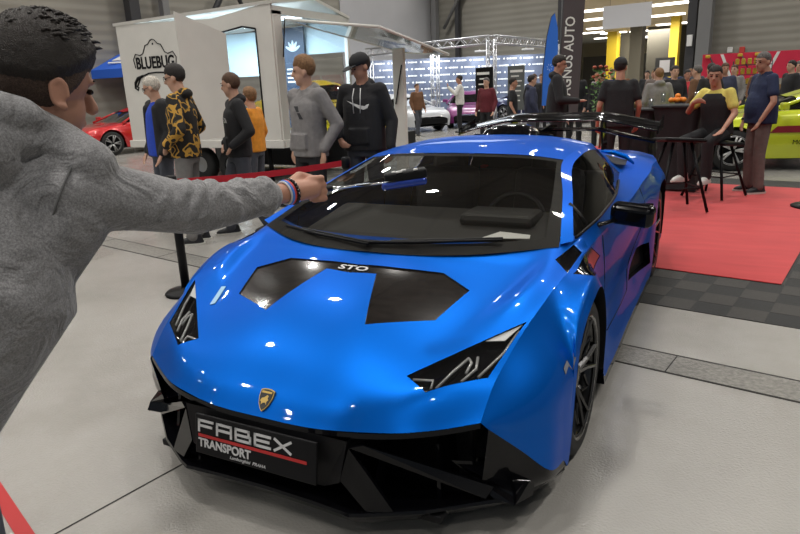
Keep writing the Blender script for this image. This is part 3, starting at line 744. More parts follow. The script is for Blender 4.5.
def ribbed(name, col, freq, axis=2, strength=.6, rough=.6, vary=.12):
    m, nt, b = node_mat(name, rough)
    tc = nt.nodes.new('ShaderNodeTexCoord'); sp = nt.nodes.new('ShaderNodeSeparateXYZ'); nt.links.new(tc.outputs['Object'], sp.inputs[0])
    mu = nt.nodes.new('ShaderNodeMath'); mu.operation = 'MULTIPLY'; mu.inputs[1].default_value = freq; nt.links.new(sp.outputs[axis], mu.inputs[0])
    si = nt.nodes.new('ShaderNodeMath'); si.operation = 'SINE'; nt.links.new(mu.outputs[0], si.inputs[0])
    bu = nt.nodes.new('ShaderNodeBump'); bu.inputs['Strength'].default_value = strength; bu.inputs['Distance'].default_value = .05
    nt.links.new(si.outputs[0], bu.inputs['Height']); nt.links.new(bu.outputs['Normal'], b.inputs['Normal'])
    n = nt.nodes.new('ShaderNodeTexNoise'); n.inputs['Scale'].default_value = .4; n.inputs['Detail'].default_value = 3; nt.links.new(tc.outputs['Object'], n.inputs['Vector'])
    nt.links.new(ramp(nt, n.outputs['Fac'], [tuple(c*(1-vary) for c in col), tuple(c*(1+vary) for c in col)], [.3, .7]), b.inputs['Base Color'])
    return m
wall_m = ribbed('ribbed_wall_panel', (.255, .243, .208), 21, strength=.15)
wall_l = mat('plain_wall_panel', (.42, .42, .435), .6, noise=.06, nscale=.5)
ceil_m = ribbed('ribbed_ceiling', (.16, .15, .14), 8, axis=1, strength=1)
beam_m = mat('ceiling_beam', (.10, .095, .09), .6)
col_m = mat('grey_column', (.17, .17, .17), .5); dark_m = mat('dark_column', (.035, .035, .038), .5)
WB = 28.0; WA = -19.0; CH = 9.6
DA, DB_ = -10.75, -5.75       # the wide doorway in the back wall
mb = MB(); mb.box((WA+(DA-WA)/2, WB+.15, CH/2), (DA-WA, .3, CH), wall_m, M=GM); mb.box(((DB_+20)/2, WB+.15, CH/2), (20-DB_, .3, CH), wall_m, M=GM)
mb.box(((DA+DB_)/2, WB+.15, (CH+6.0)/2), (DB_-DA, .3, CH-6.0), wall_m, M=GM); struct(mb.build('wall_back'))
mb = MB(); mb.box((WA-.15, 8, CH/2), (.3, 41, CH), wall_m, M=GM); mb.box((WA+.02, 24.3, CH/2), (.06, 7.2, CH), wall_l, M=GM); struct(mb.build('wall_left'))
struct(MB().box((1, 7, CH+.1), (42, 44, .2), ceil_m, M=GM).build('ceiling'))
mb = MB()
for k in range(8): mb.box((1, -9+k*5.2, CH-.25), (40, .22, .5), beam_m, M=GM)
for k in range(7): mb.box((-17+k*6, 7, CH-.12), (.18, 43, .2), beam_m, M=GM)
struct(mb.build('ceiling_beams'))
# columns and bracing on the walls
for i, (a, b_, w_, m_) in enumerate(((-18.4, 27.5, .3, col_m), (-17.1, 27.7, .22, dark_m), (-11.25, 27.6, .35, dark_m), (-10.95, 27.75, .2, col_m), (-5.5, 27.6, .35, dark_m), (-4.95, 27.4, .5, col_m), (-18.6, 10.2, .35, dark_m), (-18.6, 11.4, .25, col_m), (-18.6, 3.2, .4, dark_m))):
    struct(MB().box((a, b_, CH/2), (w_, w_, CH), m_, M=GM).build('trim_%d' % (i+1)))
struct(MB().tube([g(-18.5, 12.5, 3.2), g(-18.5, 15.2, 7)], .12, 4, dark_m).tube([g(-18.5, 15.4, 3.4), g(-18.5, 13.5, 7)], .10, 4, dark_m).build('trim_10'))
struct(MB().tube([g(-17.9, 27.6, 4.4), g(-16.2, 27.6, 7)], .10, 4, col_m).build('trim_11'))
MB_ = MB().box((WA+.2, 8.0, 3.32), (.06, .55, .22), mat('yellow_sign', (.75, .55, .02), .5), M=GM)
tag(MB_.build('wall_sign'), 'small yellow sign high on the grey left wall', 'sign')
# fixture boxes on the wall right of the doorway
tag(MB().bbox((-5.5, 27.36, 2.9), (.22, .1, .45), .02, white_m, M=GM).build('wall_box'), 'white box on the dark column beside the doorway', 'electrical box')
tag(MB().bbox((-4.05, 27.95, 2.45), (.2, .1, .22), .02, white_m, M=GM).build('wall_speaker'), 'small white box on grey wall above red banner', 'electrical box')
tag(MB().bbox((-3.6, 27.95, 2.42), (.2, .1, .24), .02, mat('alarm_red', (.5, .05, .04), .4), M=GM).build('fire_alarm'), 'small red alarm box on grey wall above red banner', 'alarm')

# bright hall beyond the doorway
def ground(x, y):
    a, b = x*math.cos(GA)+y*math.sin(GA), -x*math.sin(GA)+y*math.cos(GA)
    return .0145 if -2.6 < a < 1.3 and 3.0 < b < 7.65 else (.006 if A0_ < a < 3.9 and 2.115 < b < 8.3 else 0)
A0_ = -3.3
beige = mat('foyer_wall', (.42, .36, .24), .7); struct(MB().box((-12, 74, 3), (50, .2, 6.4), beige, M=GM).build('wall_foyer'))
struct(MB().box((-29, 51, 3), (.2, 46, 6.4), beige, M=GM).build('wall_foyer_left')); struct(MB().box((5, 51, 3), (.2, 46, 6.4), beige, M=GM).build('wall_foyer_right'))
struct(MB().box((-12, 51.2, 5.60), (34, 45.6, .1), mat('foyer_ceiling', (.55, .47, .34), .7), M=GM).build('ceiling_foyer'))
LEDM = mat('led_fixture', (1, 1, 1), .5, emit=(1, .97, .90), es=5.0)
GL = [(-13.4,37.6),(-9.6,38.4),(-11.6,45.5),(-16.2,43.4),(-13.5,53.8),(-18.4,51.5),(-19.8,58.4),(-17.4,59.2),(-15.0,61.8),(-21.0,56.0),(-19.9,63.2),(-19.0,68.2),(-22.9,65.0),(-21.0,69.4),(-17.9,70.0),(-11.0,31.2)]
GLW = ['nearest left','nearest right','nearest middle','second row left','second row right','second row middle','third row left','third row right','third row middle','fourth row left','fourth row right','far left corner','fifth row middle','last row left','last row right','far right corner']
for i, (a, b_) in enumerate(GL):
    tag(MB().bbox((a, b_, 5.50), (2.3, .5, .10), .02, LEDM, M=GM).build('ceiling_light'), 'glowing light strip on the foyer ceiling, '+GLW[i], 'ceiling light', 'light strips on the foyer ceiling')
for a, b_, e in ((-9, 33, 900), (-12, 44, 1300), (-16, 56, 1500)):
    ld = bpy.data.lights.new('foyer_light', 'AREA'); ld.size = 4; ld.energy = e; ld.color = (1, .93, .80)
    lo = bpy.data.objects.new('foyer_light', ld); COL.objects.link(lo); lo.location = g(a, b_, 5.3)
pillar_m = mat('foyer_pillar', (.09, .085, .07), .6)
for i, (a, b_, w_, m_) in enumerate(((-14.9, 50, .9, pillar_m), (-18.6, 60, 1.6, pillar_m), (-14.6, 57, 2.6, pillar_m), (-12.6, 60, 1.2, beige), (-19.6, 58, .9, mat('foyer_yellow', (.62, .45, .03), .6)), (-11.6, 48, .6, mat('foyer_yellow', (.62, .45, .03), .6)))):
    struct(MB().box((a, b_, 3), (w_, w_, 6), m_, M=GM).build('trim_%d' % (20+i)))
# hanging banner in the doorway and display board
tag(MB().box((-8.60, 28.6, 4.22), (2.2, .03, 1.0), mat('banner_cloth', (.62, .62, .64), .7), M=GM).build('hanging_banner'), 'blank pale grey banner hanging in the doorway', 'banner')
bd = thing('information_screen', 'bright pale screen on the foyer wall beyond the doorway', 'screen')
MB().bbox((-6.9, 40.0, 1.95), (1.5, .1, .95), .02, mat('screen_frame', (.5,.48,.35), .5), M=GM).box((-7.4,40,.75),(.08,.08,1.5),dark_m,M=GM).box((-6.4,40,.75),(.08,.08,1.5),dark_m,M=GM).build('frame', None, bd)
MB().box((-6.9, 39.93, 1.95), (1.3, .02, .78), mat('screen_glow', (.3, .5, .5), .5, emit=(.62, .80, .78), es=.8), M=GM).build('display', None, bd)
pb = thing('picture_board', 'dark framed poster board standing in the doorway', 'poster')
MB().box((-8.0, 33.0, 1.95), (.95, .06, .95), dark_m, M=GM).box((-8.0, 33.05, .75), (.06,.06,1.5), dark_m, M=GM).box((-8.0, 33.05, .02), (.6,.4,.04), dark_m, M=GM).build('frame', None, pb); MB().box((-8.0, 32.95, 2.0), (.5, .02, .6), mat('poster_paper', (.55,.55,.60), .5), M=GM).build('print', None, pb)

# ---- floor inlays
tile_a = mat('mat_tile_dark', (.018, .018, .018), .7, bump=.6, bscale=180); tile_b = mat('mat_tile_grey', (.045, .042, .038), .7, bump=.6, bscale=180)
line_m = mat('floor_joint', (.02, .018, .016), .8)
mb = MB(); mb.box((-3, 1.205, .001), (40, .235, .002), mat('channel_stone', (.22, .21, .19), .35, noise=.35, nscale=40, bump=.5, bscale=80), M=GM)
mb.box((-3, 1.330, .0015), (40, .012, .003), line_m, M=GM); mb.box((-3, 1.080, .0015), (40, .014, .003), line_m, M=GM)
for k in range(-8, 8): mb.box((1.01+k*1.2, 1.205, .0018), (.006, .235, .0035), line_m, M=GM)
struct(mb.build('trim_30'))
mb = MB(); mb.box((-.42, -2.5, .001), (.007, 7.1, .002), line_m, M=GM); struct(mb.build('trim_31'))
# scuffs on the floor
tag(MB().box((0, 0, .0015), (.95, .052, .003), mat('red_tape', (.42, .01, .012), .5), M=Matrix.Translation((-1.02, -1.305, 0)) @ Matrix.Rotation(R(-18.7),4,'Z')).build('red_tape'), 'red tape strip stuck on the floor in the near left corner', 'tape')
# ---- exhibition mat with chequered border and red carpet
T = .22; A0, A1, B0, B1 = -3.3, 3.9, 2.115, 8.3
mb = MB(); mb.box(((A0+A1)/2, (B0+B1)/2, .002), (A1-A0, B1-B0, .004), tile_a, M=GM)
i = 0; a = A0
while a < A1-.01:
    j = 0; b_ = B0
    while b_ < B1-.01:
        if (i+j) % 2 == 0 and (b_ < 3.05 or a > 1.15): mb.box((a+T/2, b_+T/2, .0045), (T-.004, T-.004, .002), tile_b, M=GM)
        b_ += T; j += 1
    a += T; i += 1
mm = mb.build('chequered_mat'); tag(mm, 'dark chequered floor tiles bordering the red carpet', 'floor mat')
cm, nt, b = node_mat('red_carpet', .85)
tc = nt.nodes.new('ShaderNodeTexCoord'); n = nt.nodes.new('ShaderNodeTexNoise'); n.inputs['Scale'].default_value = 3; n.inputs['Detail'].default_value = 6
mp = nt.nodes.new('ShaderNodeMapping'); mp.inputs['Scale'].default_value = (.6, 3, 1); mp.inputs['Rotation'].default_value = (0, 0, .19)
nt.links.new(tc.outputs['Object'], mp.inputs[0]); nt.links.new(mp.outputs[0], n.inputs['Vector'])
nt.links.new(ramp(nt, n.outputs['Fac'], [(.46,.020,.022),(.54,.034,.035)], [.3,.7]), b.inputs['Base Color']); b.inputs['Sheen Weight'].default_value = .2
tag(MB().bbox(((-2.6+1.30)/2, (3.0+7.65)/2, .010), (3.9, 4.65, .008), .004, cm, M=GM).build('red_carpet'), 'bright red carpet on the chequered mat behind the blue car', 'carpet')

# ---- hall lamp housings
hm = mat('lamp_housing', (.3, .3, .3), .4, .5)
lamp_glow = mat('lamp_glow', (1, 1, 1), .5, emit=(1, .96, .9), es=6)
for (x, y) in LAMPS:
    p = (x*math.cos(R(-10)) - y*math.sin(R(-10)), x*math.sin(R(-10)) + y*math.cos(R(-10)), LAMP_Z)
    t = thing('hall_lamp', 'round high-bay lamp hanging from the dark hall ceiling', 'ceiling light', p, 0, 'high-bay lamps')
    MB().lathe([(.02, .35), (.12, .33), (.14, .12), (.30, -.05), (.29, -.06), (.12, .10)], 20, hm).build('housing', hm, t)
    MB().tube([(0, 0, .33), (0, 0, CH-LAMP_Z)], .012, 5, hm).build('hanger', hm, t)

fw_ = MB().box((-14, 72, 2.0), (28, .1, 4.0), mat('foyer_dark_panel', (.07,.06,.045), .6), M=GM).build('wall_foyer_panel'); struct(fw_)
tag(MB().tube([g(-9.4,28.63,4.70), g(-9.4,28.63,5.53)], .008, 5, dark_m).tube([g(-7.8,28.63,4.70), g(-7.8,28.63,5.53)], .008, 5, dark_m).build('banner_wires'), 'two thin wires holding the blank pale banner in the doorway', 'wire')

# ================================================================== PEOPLE
class Blob:
    def __init__(s): s.mb = MB()
    def cap(s, a, b, r0, r1=None, n=12, flat=1.0, up=None):
        r1 = r0 if r1 is None else r1; a, b = Vector(a), Vector(b); d = (b-a); L = d.length; t = d.normalized() if L > 1e-6 else Vector((0, 0, 1))
        pts = []; rs = []
        for k in range(5):
            q = math.pi/2*k/4.0; pts.append(a - t*r0*math.cos(q)*.999); rs.append(max(.001, r0*math.sin(q)))
        for k in range(5):
            q = math.pi/2*(1-k/4.0); pts.append(b + t*r1*math.cos(q)*.999); rs.append(max(.001, r1*math.sin(q)))
        s.mb.tube(pts, rs, n, None, True, True, flat, up=up); return s
    def chain(s, pts, rs, **k):
        for i in range(len(pts)-1): s.cap(pts[i], pts[i+1], rs[i], rs[i+1], **k)
        return s
    def ell(s, c, r, rot=None): s.mb.ell(c, r, None, rot, 16, 12); return s
    def loft(s, rings, n=20, p=2.4):
        """rings: (centre, rx, ry[, tilt matrix])"""
        vs = []
        for rg in rings:
            c, rx, ry = rg[:3]; Mx = rg[3] if len(rg) > 3 else Matrix.Identity(3)
            for j in range(n):
                q = 2*math.pi*j/n; cx, sy = math.cos(q), math.sin(q)
                e = 2/p; x = math.copysign(abs(cx)**e, cx)*rx; y = math.copysign(abs(sy)**e, sy)*ry
                vs.append(Mx @ Vector((x, y, 0)) + Vector(c))
        k = len(rings); fs = []
        for i in range(k-1):
            for j in range(n): fs.append((i*n+j, i*n+(j+1) % n, (i+1)*n+(j+1) % n, (i+1)*n+j))
        fs.append(list(range(n))[::-1]); fs.append([(k-1)*n+j for j in range(n)])
        s.mb.add(vs, fs, None, True); return s
    def box(s, c, d, rot=None): s.mb.box(c, d, None, rot); return s
    def bake(s, name, material, parent, voxel=.012, smooth=4, xf=None, mats=None, pick=None):
        me = bpy.data.meshes.new('tmp'); me.from_pydata([tuple(v) for v in s.mb.v], [], s.mb.f); me.update()
        bm = bmesh.new(); bm.from_mesh(me); bmesh.ops.recalc_face_normals(bm, faces=bm.faces); bm.to_mesh(me); bm.free()
        o = bpy.data.objects.new('tmp', me); COL.objects.link(o)
        m = o.modifiers.new('r', 'REMESH'); m.mode = 'VOXEL'; m.voxel_size = voxel; m.use_smooth_shade = True
        m2 = o.modifiers.new('s', 'SMOOTH'); m2.factor = .5; m2.iterations = smooth
        bpy.context.view_layer.update()
        dg = bpy.context.evaluated_depsgraph_get()
        nm = bpy.data.meshes.new_from_object(o.evaluated_get(dg)); bpy.data.objects.remove(o); bpy.data.meshes.remove(me)
        nm.name = name; nm.materials.clear()
        for mm in (mats or [material]): nm.materials.append(mm)
        if pick: 
            for p in nm.polygons: p.material_index = pick(p.center)
        for p in nm.polygons: p.use_smooth = True
        if xf: nm.transform(xf)
        r = bpy.data.objects.new(name, nm); COL.objects.link(r)
        if parent: r.parent = parent
        return r

def cloth(name, col, n=.12, b=.35, bs=45, rough=.85):
    return mat('cloth_'+name, col, rough, 0, 0, noise=n, nscale=20, bump=b, bscale=bs)
skin = mat('skin', (.42, .21, .14), .5, noise=.08, nscale=12); skin2 = mat('skin_fair', (.52, .30, .21), .5, noise=.07, nscale=12)
C_ = dict(black=(.010, .010, .012), grey=(.20, .19, .18), navy=(.012, .02, .06), blue=(.01, .05, .42), white=(.62, .61, .58), denim=(.05, .055, .07), greyjean=(.17, .165, .16), brown=(.14, .065, .03), yellow=(.62, .52, .12), orange=(.65, .25, .02), taupe=(.14, .11, .10), red=(.45, .03, .04), maroon=(.10, .008, .015), darkblue=(.03, .035, .07), olive=(.11, .10, .07), hoodgrey=(.21, .20, .20))
HAIRC = dict(dark=(.012, .008, .006), brown=(.075, .035, .016), white=(.50, .46, .40), light=(.20, .10, .04), grey=(.10, .09, .085))
eye_m = mat('eye_dark', (.01, .008, .007), .2)
sole_m = mat('shoe_sole', (.55, .54, .50), .6)

camo_m, nt, b = node_mat('cloth_camo', .85)
tc = nt.nodes.new('ShaderNodeTexCoord'); n = nt.nodes.new('ShaderNodeTexNoise'); n.inputs['Scale'].default_value = 9.5; n.inputs['Detail'].default_value = 1.2; n.inputs['Distortion'].default_value = .35
nt.links.new(tc.outputs['Object'], n.inputs['Vector'])
cs = ramp(nt, n.outputs['Fac'], [(.012,.010,.008),(.012,.010,.008),(.50,.27,.04),(.50,.27,.04),(.10,.07,.02),(.012,.010,.008)], [0,.50,.53,.595,.62,.66]); 
for e in nt.nodes: 
    if e.type == 'VALTORGB': e.color_ramp.interpolation = 'CONSTANT'
nt.links.new(cs, b.inputs['Base Color'])

def make_hair(name, hm, parent, H, s, front=.066, back=-.055, vol=.012, top=.0, seed=0, side=.0):
    """hair shell over the skull; vertices under the hairline sink into the head"""
    rnd = random.Random(seed); mb = MB(); nu, nv = 28, 18; vs = []; fs = []
    for i in range(nv+1):
        t = math.pi*i/nv
        for j in range(nu):
            q = 2*math.pi*j/nu
            d = Vector((math.sin(t)*math.cos(q), math.sin(t)*math.sin(q), math.cos(t)))
            base = Vector((d.x*.076, d.y*.097-.010, d.z*.090+.030))
            f = (base.y+.01)/.10
            line = back + (front-back)*max(0, min(1, (f+.35)/.9)) + side*(1-abs(f))
            k = max(-1, min(1, (base.z-line)/.018)); g_ = .012*k if k < 0 else (vol*min(1, (base.z-line)/.055)*(.45+.55*max(0, d.z)**.5) + top*max(0, d.z)**2 + rnd.uniform(-.3, .3)*vol*.5)
            vs.append(base + d*g_)
    for i in range(nv):
        for j in range(nu): fs.append((i*nu+j, (i+1)*nu+j, (i+1)*nu+(j+1) % nu, i*nu+(j+1) % nu))
    mb.add([H @ Vector(v) for v in vs], fs, hm, True)
    return mb.build('hair', hm, parent)

def person(label, x, y, rz, h=1.75, top='black', topkind='hoodie', pants='denim', hair='dark', shoes='black', sk=skin, pose=None, head=(0, 0), vox=.014, group=None, z=0, seed=1, girth=1.0, hairkw=None, extra=None, shoes_on=True):
    s = h/1.75; P = thing('person', label, 'person', (x, y, z or ground(x, y)), R(rz), group)
    J = dict(hip=(0, 0, .93), chest=(0, 0, 1.30), neck=(0, -.01, 1.48), head=(0, .02, 1.625),
             shR=(.172, 0, 1.42), elR=(.25, -.03, 1.14), wrR=(.25, .10, .90), shL=(-.172, 0, 1.42), elL=(-.25, -.03, 1.14), wrL=(-.25, .10, .90),
             hR=(.09, 0, .93), knR=(.11, .03, .50), anR=(.12, 0, .09), hL=(-.09, 0, .93), knL=(-.11, .03, .50), anL=(-.12, 0, .09), fR=8, fL=-8)
    if pose: J.update(pose)
    V = {k: (Vector(v) if isinstance(v, tuple) else v) for k, v in J.items()}
    X = Matrix.Scale(s, 4); yawh, pit = head
    H = Matrix.Translation(V['head']) @ Euler((R(pit), 0, R(yawh))).to_matrix().to_4x4()
    hw = lambda p: H @ Vector(p)
    body = Blob()
    body.mb.ell((0, 0, 0), (.074, .095, .088), None, None, 18, 12, M=H @ Matrix.Translation((0, -.01, .03)))
    body.mb.ell((0, 0, 0), (.057, .066, .078), None, None, 16, 10, M=H @ Matrix.Translation((0, .022, -.042)))
    body.mb.ell((0, 0, 0), (.027, .024, .020), None, None, 10, 8, M=H @ Matrix.Translation((0, .058, -.095)))
    body.cap(hw((0, .083, .018)), hw((0, .104, -.020)), .009, .015)
    body.mb.ell((0, 0, 0), (.046, .014, .010), None, None, 10, 8, M=H @ Matrix.Translation((0, .076, .030)))
    body.mb.ell((0, 0, 0), (.022, .010, .009), None, None, 10, 8, M=H @ Matrix.Translation((0, .082, -.056)))
    for sd in (1, -1): body.mb.ell((0, 0, 0), (.012, .022, .033), None, (R(12), 0, 0), 10, 8, M=H @ Matrix.Translation((.075*sd, -.008, -.008)))
    body.cap(V['neck'], V['head']+Vector((0, -.015, -.05)), .062, .056)
    body.chain([V['neck'], V['chest'], V['hip']], [.06, .12, .11])
    for S_ in 'RL':
        q = 1 if S_ == 'R' else -1
        sh, el, wr = V['sh'+S_], V['el'+S_], V['wr'+S_]
        body.chain([V['chest']+Vector((0, 0, .08)), sh, el, wr], [.07, .048, .038, .026])
        fd = (wr-el).normalized(); hand = J.get('ha'+S_); dr = Vector(hand).normalized() if hand else fd
        sdv = Vector((q, 0, 0)); sdv = (sdv - dr*sdv.dot(dr)); sdv = sdv.normalized() if sdv.length > .1 else Vector((0, 1, 0)); nv_ = dr.cross(sdv)
        palm = wr+dr*.05
        body.cap(wr, palm+dr*.02, .026, .034, flat=.6, up=nv_)
        for k in range(4):
            o_ = (k-1.5)*.019; ln = (.062, .072, .068, .052)[k]
            b0 = palm+dr*.03+nv_.cross(dr)*o_; b1 = b0+dr*ln*.55-sdv*.012; b2 = b1+dr*ln*.4-sdv*.022
            body.chain([b0, b1, b2], [.0100, .0092, .0080], n=8)
        t0 = wr+dr*.03+nv_*.0; td = (nv_.cross(dr)*1.0)
        body.chain([t0, t0+dr*.025+td*.036-sdv*.01, t0+dr*.055+td*.042-sdv*.02], [.012, .011, .0095], n=8)
        body.chain([V['hip'], V['h'+S_], V['kn'+S_], V['an'+S_]], [.10, .078, .05, .036])
    body.bake('body', sk, P, vox, 3, X)
    # clothing
    tm = camo_m if top == 'camo' else cloth(top, C_[top]); tp = Blob(); G_ = girth
    up = (V['neck']-V['hip']).normalized(); ya = Vector((0, 1, 0)); xa = Vector((1, 0, 0))
    Mt = Matrix((xa, up.cross(xa), up)).transposed()
    L_ = lambda f: V['hip'].lerp(V['chest'], f) if f <= 1 else V['chest'].lerp(V['neck'], f-1)
    loose = dict(hoodie=.016, jacket=.018, tee=.006, polo=.008, coat=.022)[topkind]
    lo_ = -.28 if topkind in ('coat',) else -.16
    tp.loft([(L_(lo_), (.168+loose)*G_, (.118+loose)*G_, Mt), (L_(.15), (.166+loose)*G_, (.118+loose)*G_*1.02, Mt), (L_(.5), (.162+loose)*G_, (.116+loose)*G_, Mt), (L_(.95), .178+loose, (.118+loose), Mt), (L_(1.25), .185+loose*.6, .112+loose*.6, Mt), (L_(1.6), .165, .088, Mt), (L_(1.85), .085, .070, Mt), (L_(1.97), .066, .062, Mt)])
    for S_ in 'RL':
        sh, el, wr = V['sh'+S_], V['el'+S_], V['wr'+S_]; a_ = loose
        if topkind in ('tee', 'polo'):
            tp.chain([V['chest']+Vector((0, 0, .04)), sh, sh.lerp(el, .62)], [.085, .060, .056+a_])
        elif topkind == 'vest': pass
        else:
            tp.chain([V['chest']+Vector((0, 0, .06)), sh, el, el.lerp(wr, .93)], [.09, .062+a_*.6, .047+a_*.8, .036+a_*.6])
    if topkind == 'hoodie' or topkind == 'coat':
        tp.ell(V['neck']+Vector((0, -.055, .0)), (.105, .065, .055)); tp.cap(V['neck']+Vector((-.06, .035, -.02)), V['neck']+Vector((-.04, -.05, .03)), .030); tp.cap(V['neck']+Vector((.06, .035, -.02)), V['neck']+Vector((.04, -.05, .03)), .030)
        tp.box(V['hip'].lerp(V['chest'], .22)+Vector((0, .12*G_, 0)), (.20, .06, .14))
    if topkind == 'polo': tp.cap(V['neck']+Vector((-.05, .03, .0)), V['neck']+Vector((.05, .03, .0)), .022); tp.ell(V['neck']+Vector((0, -.01, .0)), (.075, .068, .03)) ; tp.ell(V['hip'].lerp(V['chest'], .38)+Vector((0, .035, 0)), (.16*G_, .125*G_, .24))
    tp.bake(dict(hoodie='hoodie', jacket='jacket', tee='shirt', polo='polo_shirt', coat='coat')[topkind], tm, P, vox, 3, X)
    pm = cloth(pants, C_[pants]); pt = Blob()
    pt.loft([(L_(-.30), .155, .112, Mt), (L_(0), .168, .118, Mt), (L_(.18), .155, .108, Mt)])
    for S_ in 'RL': pt.chain([V['h'+S_]+Vector((0, 0, -.02)), V['kn'+S_], V['an'+S_]+Vector((0, 0, .0))], [.094, .070, .062])
    pt.bake('trousers', pm, P, vox, 3, X)
    if shoes_on:
        shm = mat('shoe_'+shoes, C_[shoes], .5)
        for S_ in 'RL':
            an = V['an'+S_]; a_ = R(J['f'+S_]); Ms = X @ Matrix.Translation((an.x, an.y, an.z-.09)) @ Matrix.Rotation(-a_, 4, 'Z')
            sm = Blob(); sm.loft([((0, .035, .012), .046, .145), ((0, .035, .03), .045, .142), ((0, .03, .055), .040, .125), ((0, -.02, .085), .036, .070), ((0, -.035, .115), .036, .045)], 18, 2.2)
            so = sm.bake('shoe', shm, P, .012, 2, Ms)
            mb = MB(); mb.loft = None
            Bl = Blob(); Bl.loft([((0, .035, 0), .047, .150), ((0, .035, .022), .048, .151)], 20, 2.3); 
            me_ = MB(); me_.add(Bl.mb.v, Bl.mb.f, sole_m, False, Ms); me_.build('sole', sole_m, so)
    if hair: make_hair('hair', mat('hair_'+hair, HAIRC[hair], .7, noise=.4, nscale=60, bump=.8, bscale=120), P, X @ H, s, seed=seed, **(hairkw or {}))
    # eyes and brows
    fm = MB()
    for sd in (1, -1):
        fm.ell((0, 0, 0), (.0135, .006, .0065), eye_m, None, 8, 6, M=X @ H @ Matrix.Translation((.030*sd, .0805, .010)))
        fm.box((0, 0, 0), (.034, .008, .006), eye_m, M=X @ H @ Matrix.Translation((.030*sd, .086, .032)))
    fm.build('eyes', eye_m, P)
    if extra: extra(P, X, H, V)
    return P

def cap_on(col='black'):
    def f(P, X, H, V):
        m = mat('cap_'+col, C_[col], .8); mb = MB()
        mb.lathe([(.001, .132), (.04, .128), (.072, .105), (.090, .07), (.094, .035), (.090, .032)], 24, m, M=X @ H @ Matrix.Translation((0, -.008, .0)) @ Matrix.Diagonal((.92, 1.12, 1, 1)))
        mb.plate([(-.065, .075, .045), (-.07, .11, .04), (-.045, .165, .030), (0, .18, .027), (.045, .165, .030), (.07, .11, .04), (.065, .075, .045)], .006, m, M=X @ H)
        mb.build('cap', m, P)
    return f
def glasses(P, X, H, V):
    m = mat('glasses_black', (.01, .01, .01), .3); mb = MB()
    for sd in (1, -1):
        mb.lathe([(.019, 0), (.022, 0), (.022, .003), (.019, .003)], 14, m, axis='Y', closed=True, M=X @ H @ Matrix.Translation((.030*sd, .092, .010)))
        mb.tube([X @ H @ Vector((.052*sd, .092, .015)), X @ H @ Vector((.076*sd, .0, .012))], .003, 5, m)
    mb.tube([X @ H @ Vector((-.01, .094, .014)), X @ H @ Vector((.01, .094, .014))], .003, 5, m)
    mb.build('glasses', m, P)
def chain_fx(*fs):
    def f(*a):
        for q in fs: q(*a)
    return f
def chest_patch(name, pts, m, zc=1.28, yo=None):
    """printed mark laid on the chest, pts in metres around the chest centre"""
    def f(P, X, H, V):
        tgt = [c for c in P.children if c.name.split('.')[0] in ('hoodie', 'jacket', 'shirt', 'polo_shirt', 'coat')][0]
        bm = bmesh.new(); bm.from_mesh(tgt.data); bv = BVHTree.FromBMesh(bm); bm.free(); mb = MB(); s = X[0][0]
        for poly in pts:
            vs = []
            fine = subdiv_poly(poly, .02)
            for p in fine:
                h_ = bv.ray_cast(Vector((p[0], .6, zc+p[1]))*s, Vector((0, -1, 0)))
                vs.append((h_[0]+Vector((0, .003, 0))) if h_[0] else Vector((p[0], .16, zc+p[1]))*s)
            r = delaunay_2d_cdt([Vector((v.x, v.z)) for v in vs], [(i, (i+1) % len(vs)) for i in range(len(vs))], [], 1, 1e-6)
            vv = [min(vs, key=lambda q: (q.x-a.x)**2+(q.z-a.y)**2) for a in r[0]]
            mb.add([(v.x, v.y, v.z) for v in vv], [list(t)[::-1] for t in r[2]], m)
        mb.build(name, m, tgt)
    return f

pocket = dict(elR=(.29, -.07, 1.15), wrR=(.21, .12, 1.0), haR=(-.5, .3, -.6), elL=(-.29, -.07, 1.15), wrL=(-.21, .12, 1.0), haL=(.5, .3, -.6))
pants_pocket = dict(elR=(.28, -.10, 1.16), wrR=(.21, .03, .93), haR=(0, .1, -1), elL=(-.28, -.10, 1.16), wrL=(-.21, .03, .93), haL=(0, .1, -1))
white_print = mat('white_print', (.6, .6, .6), .7); dark_print = mat('dark_print', (.03, .03, .035), .7)
walk = dict(knR=(.10, .14, .52), anR=(.11, .16, .09), knL=(-.10, -.02, .50), anL=(-.11, -.22, .11))

# --- group behind the barrier
person('older white-haired person in bright blue T-shirt and black jacket, looking down, by the white trailer', -4.40, 2.88, 155, 1.74, 'blue', 'tee', 'denim', 'white', 'brown', skin2, head=(-38, -22), vox=.011, seed=3, girth=1.15, extra=glasses, hairkw=dict(vol=.013))

def open_jacket(P, X, H, V):
    m = cloth('black', C_['black']); b = Blob(); Z = Vector((0, 0, 1))
    for S_ in 'RL':
        q = 1 if S_ == 'R' else -1
        b.chain([V['sh'+S_], V['el'+S_], V['el'+S_].lerp(V['wr'+S_], .9)], [.074, .064, .05])
        b.cap((.12*q, -.03, 1.42), (.13*q, -.03, .92), .095, .10); b.cap((.15*q, .06, 1.40), (.17*q, .07, .90), .05, .055)
    b.box((0, -.09, 1.16), (.26, .06, .52)); b.bake('jacket', m, P, .014, 4, X)
old = [o for o in COL.objects if o.get('category') == 'person'][-1]
_J = dict(shR=Vector((.185,0,1.43)), elR=Vector((.25,-.03,1.14)), wrR=Vector((.25,.10,.90)), shL=Vector((-.185,0,1.43)), elL=Vector((-.25,-.03,1.14)), wrL=Vector((-.25,.10,.90)))
open_jacket(old, Matrix.Scale(1.74/1.75, 4), None, _J)
person('dark-haired person in black and orange camouflage hoodie and glasses, facing left', -3.58, 2.43, 115, 1.82, 'camo', 'hoodie', 'greyjean', 'dark', 'black', skin2, pose=pocket, head=(0, -12), vox=.011, seed=4, extra=glasses, hairkw=dict(vol=.013, top=.01, front=.058))
